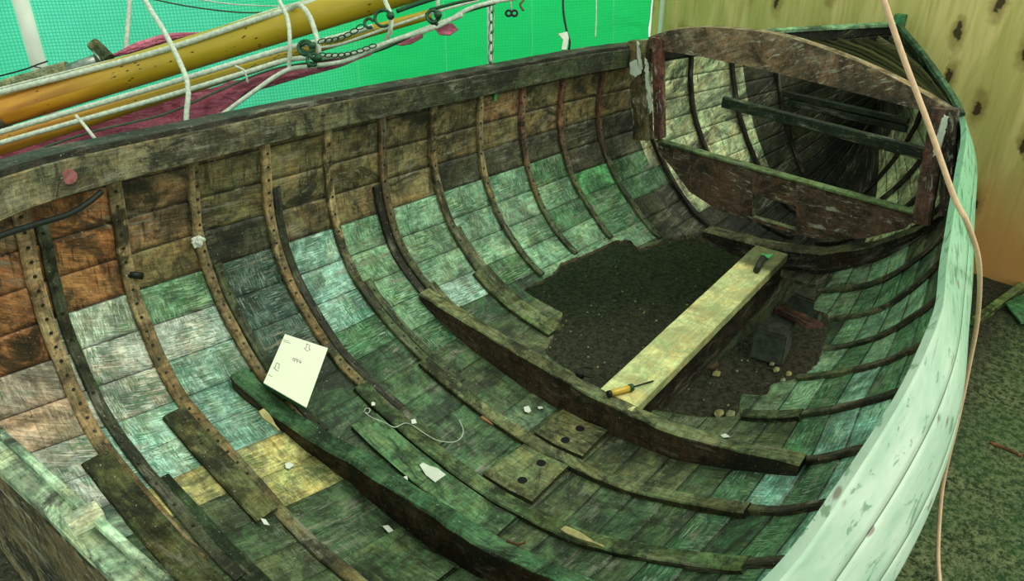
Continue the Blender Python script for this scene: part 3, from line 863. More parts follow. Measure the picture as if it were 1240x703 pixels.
padA = quad_board('centre_pad', [(.045, .10), (.222, .10), (.228, -.10), (.050, -.11)], .016, PADC, label='bottom pad with two round bolt holes')
padB = quad_board('centre_pad', [(-.243, .10), (-.028, .09), (-.020, -.10), (-.238, -.11)], .016, srgb((104, 114, 76))+(.1,), label='bottom pad with two round bolt holes')
padC = quad_board('centre_board', [(-.44, .535), (-.325, .53), (-.325, -.115), (-.445, -.12)], .012, srgb((84, 116, 78))+(.15,))
quad_board('centre_board', [(-.84, .12), (-.62, .12), (-.62, -.12), (-.84, -.13)], .012, srgb((70, 92, 60))+(.1,))
for (x, y), pd in (((.175, -.013), padA), ((.088, -.009), padA), ((-.065, -.016), padB), ((-.175, -.02), padB)):
    mb = MB(); z = hz(x, y)+.0215; k = 14
    for rr, zz in ((.017, z), (.015, z-.010)):
        for j in range(k): a = 2*math.pi*j/k; mb.v.append(V((x+rr*math.cos(a), y+rr*math.sin(a), zz)))
    for j in range(k): mb.face((j, (j+1) % k, k+(j+1) % k, k+j))
    mb.face(list(range(k)))
    mb.build('bolt_hole', M_HOLE, pd, origin=(x, y, z))

# pale keel plank across the hole, with the dark keel below
z = .335
pc = [at_z(905, 306, z), at_z(945, 316, z), at_z(775, 493, z), at_z(716, 476, z)]
mb = MB()
A = (pc[0]+pc[1])/2; B = (pc[2]+pc[3])/2; w = ((pc[0]-pc[1]).length+(pc[2]-pc[3]).length)/2*.94
ax = (A-B).normalized(); A = A+ax*.10; B = B-ax*.02
def kcol(p): return (srgb((196, 200, 140)) if p.x < 1.55 else srgb((104, 110, 72)))+(.0,)
sweep(mb, resample([B, A], .04), V((0, 0, 1)), rect(w, .045, .08, -.045), kcol, True, .0018, seed=4)
keelp = mb.build('keel_plank', M_PALE, boat, origin=B); keelp['label'] = 'pale yellowish plank along the keel'
mb = MB()
sweep(mb, resample([B+V((-.0, 0, -.047)), A+V((0, 0, -.047))], .05), V((0, 0, 1)), rect(w*.80, .17, .06, -.17), srgb((48, 42, 30))+(0,), True, .006, seed=8)
mb.build('keelson', M_TIMBER, boat, origin=B)
mb = MB()
sweep(mb, resample([V((-1.45, 0, .45)), V((-.9, 0, .20)), V((-.4, 0, .15)), V((1.4, 0, .13)), V((1.8, 0, .08)), V((2.4, .0, .08)), V((2.8, .02, .13)), V((3.15, .04, .28)), V((3.42, .06, .5))], .06), V((0, 0, 1)),
      rect(.07, .20, .06, -.20), srgb((60, 66, 46))+(0,), True, .002, seed=9)
mb.build('keel', M_TIMBER, boat, origin=(0, 0, .1))
mb = MB()
sweep(mb, resample([V((3.40, .06, .30)), V((3.42, .06, .8)), V((3.44, .06, 1.17))], .05), V((1, 0, 0)), rect(.06, .07, .1, -.03), srgb((64, 128, 84))+(.1,), True, .002, seed=9)
mb.build('stem_post', M_WOOD, boat, origin=(3.42, .06, .8))

# inwale on the port side (broad board under the rim) and its dark capping
def sheer_path(side, x0, x1, n, dn=0.0, dz=0.0):
    out = []
    for i in range(n+1):
        x = x0+(x1-x0)*i/n; p = hp(side, x, 1.0); out.append(V((x, p.y+(-side)*dn, p.z+dz)))
    return out
pts = sheer_path(1, -1.5, 1.98, 70, .026, -.100)
def incol(p):
    k = max(0, min(1, (p.x+1.2)/1.9)); a = srgb((124, 116, 84)); b = srgb((58, 66, 42))
    return tuple(u*(1-k)+v*k for u, v in zip(a, b))+(.15,)
mb = MB(); sweep(mb, pts, V((0, 0, 1)), rect(.034, .094, .08), incol, True, .002, seed=2)
inw = mb.build('inwale', M_WOOD, boat, origin=(0, 1.05, 1.2))
pts = sheer_path(1, -1.5, 1.98, 70, -.004, -.008)
mb = MB(); sweep(mb, pts, V((0, 0, 1)), rect(.075, .020, .12), srgb((52, 50, 40))+(.1,), True, .002, seed=5)
mb.build('gunwale_cap', M_WOOD, boat, origin=(0, 1.08, 1.25))
# long plug / round mark on the inwale
q = at_x(87, 217, -.87); 
# bow rims, green painted
for side, name in ((1, 'gunwale_cap'), (-1, 'gunwale_cap')):
    pts = sheer_path(side, 2.0 if side > 0 else 1.98, 3.40, 40, -.008, .0)
    mb = MB(); sweep(mb, pts, V((0, 0, 1)), rect(.045 if side > 0 else .026, .022, .15), (srgb((130, 172, 130)) if side > 0 else srgb((54, 92, 62)))+(.4,), True, .003, seed=6)
    mb.build(name, M_WOOD, boat, origin=pts[0])
# rub rail along the outside of the starboard sheer, seam line between the two top planks
# ---- transom with its ledge
tp = []
for t in np.linspace(.0, 1, 20):
    p = hp(1, -1.495, t)
    if p.z < 1.06: tp.append(V((-1.50, p.y, p.z)))
tpy = tp[-1].y+.0
poly = [V((-1.50, 0, hp(1, -1.495, 0).z))]+tp[1:]+[V((-1.50, tpy-.005, 1.066))]
st = []
for t in np.linspace(.0, 1, 20):
    p = hp(-1, -1.495, t)
    if p.z < 1.06: st.append(V((-1.50, p.y, p.z)))
poly = poly+[V((-1.50, st[-1].y, 1.066))]+st[1:][::-1]
mb = MB(); prism(mb, poly, 0, (-.03, 0, 0), srgb((96, 88, 62))+(.2,))
tr = mb.build('transom', M_DIRTY, boat, origin=(-1.5, 0, .9)); tr['label'] = 'dark aft board with peeling paint'
LG = srgb((150, 172, 140))+(.15,)
mb = MB(); sweep(mb, resample([V((-1.512, .72, 1.068)), V((-1.496, -.92, 1.068))], .05), V((0, 0, 1)), rect(.046, .022, .12), LG, True, .0022, seed=3)
led = mb.build('transom_ledge', M_WOOD, boat, origin=(-1.5, 0, 1.1)); led['label'] = 'pale green ledge along the aft board'
mb = MB(); sweep(mb, resample([V((-1.486, .72, 1.080)), V((-1.470, -.92, 1.080))], .05), V((0, 0, 1)), rect(.016, .026, .15), srgb((160, 184, 152))+(.2,), True, .0015, seed=7)
mb.build('transom_ledge', M_WOOD, boat, origin=(-1.47, 0, 1.12))
q = at_z(102, 621, 1.112)
mb = MB(); sweep(mb, [q+V((-.030, .004, 0)), q+V((.026, -.003, 0))], V((0, 0, 1)), rect(.044, .024, .1, -.024), srgb((176, 188, 160))+(0,), True, .0, seed=1)
mb.build('small_block', M_TIMBER, boat, origin=q)

# ---- bow frame at x = 1.95
X0 = 1.95
MAR = srgb((122, 100, 78)); MARD = srgb((86, 66, 52))
def plane_poly(name, px, d, col, side_col=None, x=X0, mat=M_MAR, jitter=.0):
    pts = [at_x(a, b, x) for a, b in px]
    mb = MB(); prism(mb, pts, 2.0, (d, 0, 0), col, side_col, jitter)
    return mb.build(name, mat, boat, origin=pts[0])
top = smooth_pts([V((a, b, 0)) for a, b in [(785,45),(806,38),(832,34),(875,34),(940,42),(1000,60),(1060,84),(1110,109),(1152,134)]], 4)
bot = smooth_pts([V((a, b, 0)) for a, b in [(1150,141),(1110,132),(1030,111),(960,93),(900,79),(850,69),(786,59)]], 4)
o = plane_poly('deck_beam', [(p.x, p.y) for p in top+bot], .055, MAR+(.25,), srgb((120, 104, 72))+(0,)); o['label'] = 'arched brown beam with worn white specks'
# lower cross board with the cut-out
low = [(797,172),(870,193),(912,204),(1000,229),(1060,246),(1105,259),(1105,268),(1095,277),(1050,288),(1000,291),(965,283.5),
       (965,250),(912,235),(910,265),(963,279),(963,283),(905,268),(870,255),(835,232),(815,205),(797,182)]
mb = MB()
def colband(cols):   # list of (px, ytop, ybottom)
    for (a, t0, b0), (c, t1, b1) in zip(cols, cols[1:]):
        pts = [at_x(a, t0, X0), at_x(c, t1, X0), at_x(c, b1, X0), at_x(a, b0, X0)]
        prism(mb, pts, a*.003, (.035, 0, 0), MARD+(.1,), srgb((104, 112, 72))+(0,))
colband([(797,172,182),(815,177,205),(835,183,232),(870,193,255),(911,204.5,268)])
colband([(911,204.5,235),(964,219,250)])
colband([(911,263,268),(964,279,283.5)])
colband([(964,219,283.5),(1000,229,291),(1050,243,288),(1095,256,277),(1105,259,268)])
o = mb.build('cross_board', M_MAR, boat, origin=at_x(900, 240, X0)); o['label'] = 'dark brown board with a rectangular cut-out'
# thin lighter top lip
mb = MB(); sweep(mb, resample([at_x(795, 172, X0)+V((.01, 0, .0)), at_x(1106, 259, X0)+V((.01, 0, .0))], .06), V((0, 0, 1)), rect(.05, .014, .2), srgb((96, 116, 72))+(.2,), True, .0015)
mb.build('board_lip', M_WOOD, boat, origin=at_x(900, 205, X0))
def post(px_top, px_bot, wy, dx, col, x=X0-.03, seed=0, label=None):
    a = at_x(*px_top, x); b = at_x(*px_bot, x)
    mb = MB(); sweep(mb, resample([b, a], .03), V((-1, 0, 0)), rect(wy, dx, .12, -dx), col, True, .003, seed=seed)
    o = mb.build('frame_post', M_MAR, boat, origin=b)
    if label: o['label'] = label
    return o
post((770, 50), (776, 170), .105, .05, srgb((104, 92, 62))+(.2,), seed=3)
post((793, 46), (796, 168), .045, .06, srgb((116, 72, 62))+(.2,), seed=5, label='reddish post strip')
p2 = post((1138, 132), (1114, 272), .075, .06, srgb((104, 74, 64))+(.4,), seed=7, label='reddish brown post with peeling white paint')
post((1152, 133), (1143, 262), .05, .05, srgb((58, 44, 40))+(.3,), seed=9)
# white paint patches left on the posts
def patch(px, x, parent, label=None, d=-.003, name='paint_patch', mat=M_FLAKE):
    px = [(p_.x, p_.y) for p_ in resample([V((a, b, 0)) for a, b in px+px[:1]], 2.2)][:-1]
    pts = [at_x(a+2.2*mnoise.noise(V((a*.4, b*.4, 1))), b+2.2*mnoise.noise(V((a*.4, b*.4, 5))), x) for a, b in px]
    mb = MB(); prism(mb, pts, 0, (d, 0, 0)); return mb.build(name, mat, parent, origin=pts[0])
patch([(764,75),(771,73),(777,80),(777,88),(769,94),(764,90)], X0-.081, boat)
patch([(771,50),(774,50),(776,72),(778,84),(775,84),(772,70)], X0-.081, boat)
patch([(781,70),(784,72),(788,110),(791,132),(787,138),(785,125),(782,100)], X0-.091, boat)
patch([(1143,139),(1149,141),(1142,170),(1138,186),(1130,190),(1132,170)], X0-.095, boat)

# ---- bow interior struts
def bar(name, a, b, w, h, col, up=V((0, 0, 1)), mat=M_WOOD, par=boat, seed=0, label=None):
    mb = MB(); sweep(mb, resample([a, b], .05), up, rect(w, h, .12, -h/2), col, True, .0015, seed=seed)
    o = mb.build(name, mat, par, origin=a)
    if label: o['label'] = label
    return o
bar('bow_strut', at_z(876, 123, .88), at_z(1119, 186, .86), .035, .055, srgb((30, 44, 28))+(0,), seed=2)
bar('bow_strut', at_z(950, 113, .82), at_z(1100, 147, .84), .03, .03, srgb((30, 42, 28))+(0,), seed=3)
bar('bow_strut', at_z(955, 124, .78), at_z(1098, 156, .80), .03, .035, srgb((30, 42, 28))+(0,), seed=4)
# bow frames
for side in (1, -1):
    for k, x in enumerate((2.10, 2.34, 2.56, 2.78)):
        make_rib(k+70, x, side, .05, .97, .028, .024, lambda p: srgb((40, 34, 24))+(0,), seed=k+side)
# flaky lighter clusters in the bow = in the hull colours
# foredeck strips between the beam and the starboard rim
inner = smooth_pts([V(p) for p in [(948, 47, 0), (1010, 62, 0), (1075, 90, 0), (1148, 131, 0)]], 6)
outer = smooth_pts([V(p) for p in [(1082, 42, 0), (1108, 62, 0), (1130, 88, 0), (1153, 128, 0)]], 6)
NS = 8
for k in range(NS):
    w0 = k/NS; w1 = (k+.86)/NS; mb = MB()
    for q in range(len(inner)):
        for w in (w0, w1):
            p = inner[q].lerp(outer[q], w); zz = 1.065 - (.030 if w == w0 else .0)
            mb.v.append(jit(at_z(p.x, p.y, zz), .004, 20, k))
    m = len(mb.v); mb.v += [v - V((0, 0, .014)) for v in mb.v[:m]]
    g = srgb((100, 104, 72)) if k % 3 else srgb((150, 148, 104)); g = g+(.1,)
    n = len(inner)
    for q in range(n-1):
        a = q*2; f = (a, a+2, a+3, a+1)
        nn = (V(mb.v[a+2])-V(mb.v[a])).cross(V(mb.v[a+3])-V(mb.v[a]))
        if nn.z < 0: f = f[::-1]
        mb.face(f, [(q_//2*.05, (q_ % 2)*.06+k) for q_ in f], g)
        f2 = tuple(v+m for v in f[::-1]); mb.face(f2, None, g)
        mb.face((a, a+2, a+2+m, a+m), None, g); mb.face((a+1, a+3, a+3+m, a+1+m), None, g)
    mb.face((0, 1, 1+m, m), None, g); mb.face((2*n-2, 2*n-1, 2*n-1+m, 2*n-2+m), None, g)
    mb.build('foredeck_plank', M_WOOD, boat, origin=mb.v[0])

# ---- debris inside the hole, dirt
ground = None
def struct(name, mb, mat, loc=None):
    o = mb.build(name, mat, None, origin=loc); o['kind'] = 'structure'; return o
mb = MB(); n = 160
gx0, gx1, gy0, gy1 = -6, 5.2, -5, 6.5
for i in range(n+1):
    for j in range(n+1):
        x = gx0+(gx1-gx0)*i/n; y = gy0+(gy1-gy0)*j/n
        zz = GROUND+mnoise.fractal(V((x*1.6, y*1.6, 0)), 1.0, 2.0, 5)*.018
        mb.v.append(V((x, y, zz)))
for i in range(n):
    for j in range(n):
        a = i*(n+1)+j; mb.face((a, a+n+1, a+n+2, a+1), smooth=True)
struct('floor', mb, M_GROUND)

# ------------------------------------------------------------------ plywood wall and tarpaulin
wd = V((.1, 1, 0)).normalized(); w0 = V((3.55-.20, -2.2, GROUND)); 
def wallpt(u, v): return V((3.33, -2.2, GROUND-.02))+V((.1, 1, 0))*u+V((0, 0, v))
mb = MB(); nrm = V((-1, .1, 0)).normalized()
U1 = 4.08; Hh = 2.6
for off in (0, -.018):
    for (u, v) in ((0, 0), (U1, 0), (U1, Hh), (0, Hh)): mb.v.append(wallpt(u, v)+nrm*off)
uvs = [(0, 0), (U1, 0), (U1, Hh), (0, Hh)]
mb.face((0, 1, 2, 3)[::-1], uvs[::-1]); mb.face((4, 5, 6, 7), uvs)
for a in range(4): b = (a+1) % 4; mb.face((a, b, b+4, a+4), [(0, 0), (1, 0), (1, .02), (0, .02)])
struct('wall_fore', mb, M_PLY)
# tarp: hangs from the wall's end to far left, with soft folds
mb = MB(); ta = V((3.74, 1.90, 0)); tb = V((-1.6, 5.15, 0)); TL = (tb-ta).length; nx, nz = 240, 90
td = (tb-ta).normalized(); tn = V((-td.y, td.x, 0))
for i in range(nx+1):
    for j in range(nz+1):
        s = i/nx*TL; zz = GROUND+.02+j/nz*3.2
        w = .05*math.sin(s*2.6+.3*math.sin(zz*2))+.04*mnoise.noise(V((s*3, zz*1.5, 3)))+.022*mnoise.noise(V((s*5+zz*4, zz*7, 5)))
        mb.v.append(ta+td*s+tn*w+V((0, 0, zz)))
for i in range(nx):
    for j in range(nz):
        a = i*(nz+1)+j
        def uvt(ix): ii, jj = divmod(ix, nz+1); return (TL-ii/nx*TL, jj/nz*3.2)
        q = (a, a+1, a+nz+2, a+nz+1); mb.face(q, [uvt(v) for v in q], smooth=True)
tarp = mb.build('tarpaulin', M_TARP, None, origin=(1, 3.5, GROUND)); tag(tarp, 'bright green woven tarpaulin hanging behind the boat', 'tarpaulin')
# white edge batten where tarp meets the plywood
a = at_x(806, -30, 3.66); b = at_x(797, 60, 3.66)
dirv = (b-a).normalized(); 
mb = MB(); sweep(mb, [V((a.x, a.y, GROUND)), V((a.x, a.y, 2.2))], V((-1, 0, 0)), rect(.028, .02, .1), col=(.2, .2, .2, 0))
o = mb.build('edge_batten', M_WHITE, None, origin=(a.x, a.y, GROUND)); tag(o, 'slim white upright batten where tarpaulin meets plywood', 'batten')

# white pipe behind the spars at far left
def vpole(name, px, py, d, r, mat, label, cat, ztop=2.3, k=14):
    p = at_d(px, py, d); mb = MB(); tube(mb, [V((p.x, p.y, GROUND)), V((p.x, p.y, ztop))], r, k)
    o = mb.build(name, mat, None, origin=(p.x, p.y, GROUND)); return tag(o, label, cat)
vpole('white_pipe', 36, 40, 4.55, .042, M_WHITE, 'thick white upright pipe behind the spars at far left', 'pipe')
vpole('white_pole', 593, 45, 4.6, .013, M_WHITE, 'slim white upright pole behind the hanging chain', 'pole')

# ------------------------------------------------------------------ spars and rigging beyond the port side
D0 = 3.9
def P(px, py, d=D0): return at_d(px, py, d)
mb = MB()
tube(mb, resample([P(-120, 171), P(600, -48)], .06), .0745, 24)
spar = thing('mast_spar', 'thick varnished wooden spar slung above the port rim', 'spar', tuple(P(-120, 171)))
mb.build('spar', M_VARN, spar, origin=P(-120, 171)); 
mb = MB(); tube(mb, [P(-20, 141), P(5, 133.5)], .0765, 24); mb.build('end_band', M_STEEL, spar, origin=P(-20, 141))
mb = MB(); pts = resample([P(-100, 206, 3.84), P(0, 176, 3.84), P(239, 101, 3.84), P(387, 55, 3.84), P(522, 17, 3.84)], .08)
tube(mb, pts, .050, 16, scale=lambda t: (1-.55*t, 1-.55*t))
o = mb.build('thin_spar', M_VARN, None, origin=P(0, 176)); tag(o, 'thinner orange varnished spar under the thick spar', 'spar')

def rope_obj(name, pts, r, label, cat='rope', mat=M_ROPE, twist=True, group=None, sm=6, pitch=.035):
    q = smooth_pts([V(p) for p in pts], sm); mb = MB()
    if twist: laid(mb, q, r, pitch)
    else: tube(mb, q, r, 7)
    o = mb.build(name, mat, None, origin=pts[0]); return tag(o, label, cat, group)
dR = 3.77
rope_obj('laid_rope', [P(-60, 178, dR), P(0, 160, dR), P(100, 131, dR), P(200, 102, dR), P(300, 72, dR), P(345, 59, dR), P(400, 47, dR), P(452, 32, dR)], .0125, 'pale laid rope along the lower edge of the thick spar')
rope_obj('laid_rope', [P(-60, 190, dR-.02), P(0, 173, dR-.02), P(100, 145, dR-.02), P(200, 117, dR-.02), P(300, 87, dR-.02), P(352, 72, dR-.02), P(420, 66, dR-.02), P(480, 48, dR-.02), P(560, 18, dR)], .0115, 'pale laid rope running over the thinner spar')
rope_obj('laid_rope', [P(-60, 128, dR+.05), P(0, 112, dR+.05), P(100, 87, dR+.05), P(200, 60, dR+.05), P(300, 27, dR+.05), P(380, 2, dR+.08), P(430, -10, dR+.1)], .0135, 'pale laid rope along the top of the thick spar')
rope_obj('laid_rope', [P(-60, 122, 3.95), P(100, 82, 3.95), P(200, 56, 3.95), P(300, 22, 3.95), P(345, 8, 3.97), P(440, -18, 3.97)], .006, 'thinner pale rope tucked behind the topmost rope', twist=False)
# lashing loops around both spars
def lashing(px0, py0, px1, py1, px2, py2, r, label, extra=None, mat=M_ROPE):
    pts = [P(px0, py0, 3.74), P((px0*.5+px1*.5)+2, (py0*.5+py1*.5), 3.72), P(px1, py1, 3.70), P((px1+px2)/2+1, (py1+py2)/2, 3.70), P(px2, py2, 3.74)]
    if extra: pts += [P(*e) for e in extra]
    return rope_obj('lashing_rope', pts, r, label, mat=mat)
rope_obj('lashing_rope', [P(160, -45, 3.8), P(176, 0, 3.76), P(200, 40, 3.72), P(222, 85, 3.68), P(228, 110, 3.66), P(226, 135, 3.66), P(225, 162, 3.68)], .0115, 'pale rope crossing the thick spar and hanging over the maroon sail')
rope_obj('lashing_rope', [P(330, -25, 3.8), P(338, 0, 3.76), P(348, 22, 3.72), P(351, 50, 3.70), P(350, 84, 3.74)], .0095, 'pale rope dropping across the spars to the knotted line')
rope_obj('lashing_rope', [P(350, 12, 3.84), P(362, 6, 3.78), P(374, 18, 3.72), P(382, 40, 3.70), P(386, 62, 3.70), P(380, 78, 3.76)], .0115, 'pale rope loop over the thick spar beside the green shackle')
rope_obj('lashing_rope', [P(462, -15, 3.8), P(466, 0, 3.74), P(473, 18, 3.70), P(473, 36, 3.70), P(468, 48, 3.76)], .0105, 'pale rope hanging across the thick spar by the round shackle')
rope_obj('lashing_rope', [P(528, -20, 3.8), P(530, 0, 3.75), P(530, 14, 3.74), P(527, 28, 3.76)], .009, 'short pale rope at the right end of the spars')
rope_obj('slack_rope', [P(238, 162, 3.70), P(262, 144, 3.70), P(300, 116, 3.70), P(345, 86, 3.72), P(378, 80, 3.72), P(420, 73, 3.72), P(470, 51, 3.72), P(530, 32, 3.75), P(575, 8, 3.8), P(640, -5, 3.9)], .010, 'pale rope slanting down from the spars to the port rim')
rope_obj('slack_rope', [P(378, 80, 3.76), P(410, 76, 3.76), P(450, 62, 3.76), P(490, 44, 3.76), P(545, 24, 3.8)], .008, 'pale rope under the thinner spar towards its tip')
rope_obj('hanging_rope', [P(158, -30, 4.1), P(157, 0, 4.1), P(155, 30, 4.1), P(152, 62, 4.1)], .0115, 'pale rope hanging upright behind the thick spar')
rope_obj('tie_rope', [P(92, 140, 3.70), P(100, 149, 3.68), P(112, 164, 3.66), P(126, 182, 3.70)], .0075, 'short pale tie slanting across the maroon sail', twist=False)
rope_obj('thin_tie', [P(285, 80, 3.70), P(296, 86, 3.69), P(300, 100, 3.72)], .005, 'thin pale cord knotted round the thinner spar', twist=False)
rope_obj('thin_rope', [P(-40, 216, 3.70), P(0, 202, 3.70), P(50, 180, 3.70), P(110, 160, 3.70), P(200, 138, 3.70), P(260, 112, 3.72), P(330, 84, 3.74), P(400, 72, 3.78), P(450, 56, 3.8)], .005, 'dark green cord running along the maroon sail', mat=M_CORD, twist=False)
rope_obj('thin_line', [P(180, -2, 4.3), P(230, 8, 4.3), P(290, 15, 4.3), P(340, 14, 4.3), P(400, 8, 4.3)], .004, 'thin dark line sagging in front of the tarpaulin', mat=M_CORD, twist=False)
rope_obj('thin_line', [P(220, -4, 4.35), P(280, 5, 4.35), P(345, 8, 4.35)], .0035, 'thin pale line above the sagging dark line', twist=False)
# sail bundle
def lump_cloth(name, pts, halfw, depth, label):
    q = smooth_pts(pts, 8); mb = MB(); n = len(q); k = 22
    for i in range(n):
        t = (q[min(i+1, n-1)]-q[max(i-1, 0)]).normalized(); up = V((0, 0, 1)); up = (up-t*up.dot(t)).normalized(); sd = t.cross(up)
        f = i/(n-1)*(len(halfw)-1); a = int(min(f, len(halfw)-2)); hw = halfw[a]*(1-f+a)+halfw[a+1]*(f-a)
        for j in range(k):
            an = 2*math.pi*j/k; fold = 1+.22*math.sin(an*6+i*.18)+.28*mnoise.noise(V((i*.13, an*1.4, 2)))
            mb.v.append(q[i]+up*math.cos(an)*hw*fold+sd*math.sin(an)*depth*fold)
    for i in range(n-1):
        for j in range(k):
            j2 = (j+1) % k; mb.face((i*k+j, (i+1)*k+j, (i+1)*k+j2, i*k+j2), smooth=True)
    mb.face(range(k)); mb.face([(n-1)*k+j for j in range(k)][::-1])
    o = mb.build(name, M_SAIL, None, origin=pts[0]); return tag(o, label, 'sail')
lump_cloth('furled_sail', [P(-60, 240, 4.0), P(20, 214, 4.0), P(100, 182, 4.0), P(170, 162, 4.0), P(230, 139, 4.0), P(275, 117, 4.0), P(300, 104, 3.98), P(340, 92, 3.95), P(400, 78, 3.93), P(450, 62, 3.92)],
           [.13, .13, .135, .13, .095, .05, .032, .028, .022, .012], .028, 'maroon sailcloth bundle hanging below the thinner spar')
lump_cloth('furled_sail', [P(136, 68, 4.08), P(170, 56, 4.08), P(205, 46, 4.08), P(246, 40, 4.08)], [.008, .020, .018, .004], .015, 'sliver of maroon sailcloth showing above the thick spar')
def rag(px, label, d=3.82):
    pts = [P(a, b, d) for a, b in px]; mb = MB(); prism(mb, pts, 0, CF*.012, jitter=.004)
    o = mb.build('sail_scrap', M_SAIL, None, origin=pts[0]); return tag(o, label, 'sail')
rope_obj('thin_rope', [P(386, 58, 3.74), P(410, 54, 3.72), P(440, 44, 3.72), P(480, 30, 3.74), P(530, 14, 3.78), P(580, 0, 3.8)], .006, 'thin pale rope between the two green chains under the thick spar', twist=False)
rope_obj('thin_rope', [P(384, 82, 3.79), P(420, 70, 3.79), P(462, 60, 3.79), P(510, 38, 3.8), P(560, 16, 3.82), P(600, 4, 3.84)], .006, 'thin dark green rope lowest under the spars near the tip', mat=M_GSTEEL, twist=False)
rope_obj('rope_tangle', [P(362, 56, 3.67), P(372, 52, 3.66), P(378, 60, 3.66), P(368, 66, 3.66), P(364, 60, 3.67), P(376, 68, 3.66), P(382, 76, 3.68), P(372, 80, 3.68)], .009, 'dark green knotted cord bunched at the rope loop', mat=M_GSTEEL, twist=False)
rope_obj('rope_tangle', [P(516, 18, 3.69), P(524, 12, 3.68), P(532, 20, 3.68), P(524, 28, 3.68), P(518, 22, 3.69), P(530, 30, 3.69)], .008, 'dark green knotted cord at the tip of the thinner spar', mat=M_GSTEEL, twist=False)
rag([(474,52),(500,46),(513,38),(512,45),(498,53),(486,55)], 'dark maroon cloth corner drooping under the spars')
rag([(526,34),(538,30),(548,27),(555,35),(545,42),(532,41)], 'dark maroon cloth knot at the tip of the spars')
# grey gaff piece, roller fitting and wooden cheek at left
def px_bar(name, p0, p1, d0, d1, w, mat, label, cat, col=(.3, .32, .24, .1), h=None, par=None):
    a = P(*p0, d0); b = P(*p1, d1); mb = MB()
    sweep(mb, resample([a, b], .03), -CF, rect(w, h or w, .2, -(h or w)/2), col, True, .003)
    o = mb.build(name, mat, par, origin=a)
    if label: tag(o, label, cat)
    return o
px_bar('grey_spar', (-50, 124), (84, 84), 4.12, 4.12, .075, M_TIMBER, 'weathered grey wooden spar lying behind the thick spar', 'spar', srgb((126, 132, 98))+(.1,))
fit = thing('block_fitting', 'wooden cheek and polished metal roller strapped behind the thick spar', 'fitting', tuple(P(100, 80, 4.0)))
mb = MB(); tube(mb, [P(84, 85, 3.98), P(118, 73, 3.98)], .030, 14); mb.build('metal_roller', M_STEEL, fit, origin=P(84, 85, 3.98))
px_bar('wooden_cheek', (113, 53), (132, 72), 4.02, 4.02, .058, M_TIMBER, None, None, srgb((92, 100, 66))+(.1,), par=fit)
mb = MB(); tube(mb, [P(112, 62, 3.95), P(118, 68, 3.95), P(122, 74, 3.95)], .005, 8); mb.build('wire_strop', M_STEEL, fit, origin=P(112, 62, 3.95))
rope_obj('wire_stay', [P(-20, 98, 4.2), P(0, 92, 4.2), P(30, 84, 4.2), P(46, 78, 4.2), P(58, 74, 4.2)], .004, 'thin dark wire in front of the white pipe', cat='wire', mat=M_THIN, twist=False)
rope_obj('wire_stay', [P(38, 80, 4.15), P(60, 84, 4.12), P(78, 87, 4.1)], .003, 'short dark wire running to the metal roller', cat='wire', mat=M_THIN, twist=False)
# green tarnished shackles and chain fragments on the bundle
def ringpts(c, r, n=14, a0=0, a1=2*math.pi, tilt=0.0):
    A = CR; B = CU
    return [c+(A*math.cos(a0+(a1-a0)*i/n)+B*math.sin(a0+(a1-a0)*i/n)*(1-tilt))*r for i in range(n+1)]
def shackle(px, py, r, label, knob=True):
    c = P(px, py, 3.66); t = thing('shackle', label, 'shackle', tuple(c))
    mb = MB(); tube(mb, ringpts(c, r, 18, .4, 5.4), .007, 8); mb.build('bow', M_GSTEEL, t, origin=c)
    if knob:
        mb = MB(); blob(mb, c+CR*r*.9+CU*r*.3, .018, 2, 7, amp=.1); mb.build('pin_head', M_GSTEEL, t, origin=c)
    return t
shackle(370, 58, .032, 'tarnished green shackle hanging beside the rope loop')
shackle(379, 72, .026, 'small tarnished green shackle below the rope loop')
shackle(464, 22, .036, 'round green shackle with a shiny pin near the thick spar')
shackle(447, 28, .02, 'tiny green shackle left of the round one', False)
shackle(524, 20, .026, 'green shackle at the right end of the thinner spar')
def chain(name, a, b, link, label, mat, sag=.02):
    a = V(a); b = V(b); L = (b-a).length; n = max(2, int(L/(link*1.35))); d = (b-a).normalized()
    t = thing(name, label, 'chain', tuple(a))
    for i in range(n):
        c = a+d*(L*(i+.5)/n)+V((0, 0, -sag*math.sin(math.pi*(i+.5)/n)))
        s1 = V((1, 0, .2)).cross(d).normalized() if i % 2 else d.cross(V((.2, 1, 0))).normalized()
        pts = [c+d*math.cos(q*math.pi/6)*link*.85+s1*math.sin(q*math.pi/6)*link*.45 for q in range(13)]
        mb = MB(); tube(mb, pts, link*.14, 6); mb.build('link', mat, t, origin=c)
    return t
chain('small_chain', P(386, 50, 3.68), P(440, 30, 3.68), .022, 'green tarnished chain strung under the thick spar', M_GSTEEL)
chain('small_chain', P(386, 66, 3.69), P(455, 54, 3.69), .02, 'green tarnished chain along the lowest ropes', M_GSTEEL)
chain('hanging_chain', P(596, -10, 4.1), P(594, 88, 4.1), .034, 'pale steel chain hanging in front of the slim white pole', M_STEEL, 0)
rope_obj('green_bar', [P(480, 14, 3.7), P(505, 5, 3.7), P(540, -6, 3.7)], .010, 'green tarnished rod above the thinner spar tip', cat='rod', mat=M_GSTEEL, twist=False)
rope_obj('green_bar', [P(520, 12, 3.72), P(560, 2, 3.72), P(600, -6, 3.72)], .007, 'thin green rod at the right end of the rigging', cat='rod', mat=M_GSTEEL, twist=False)
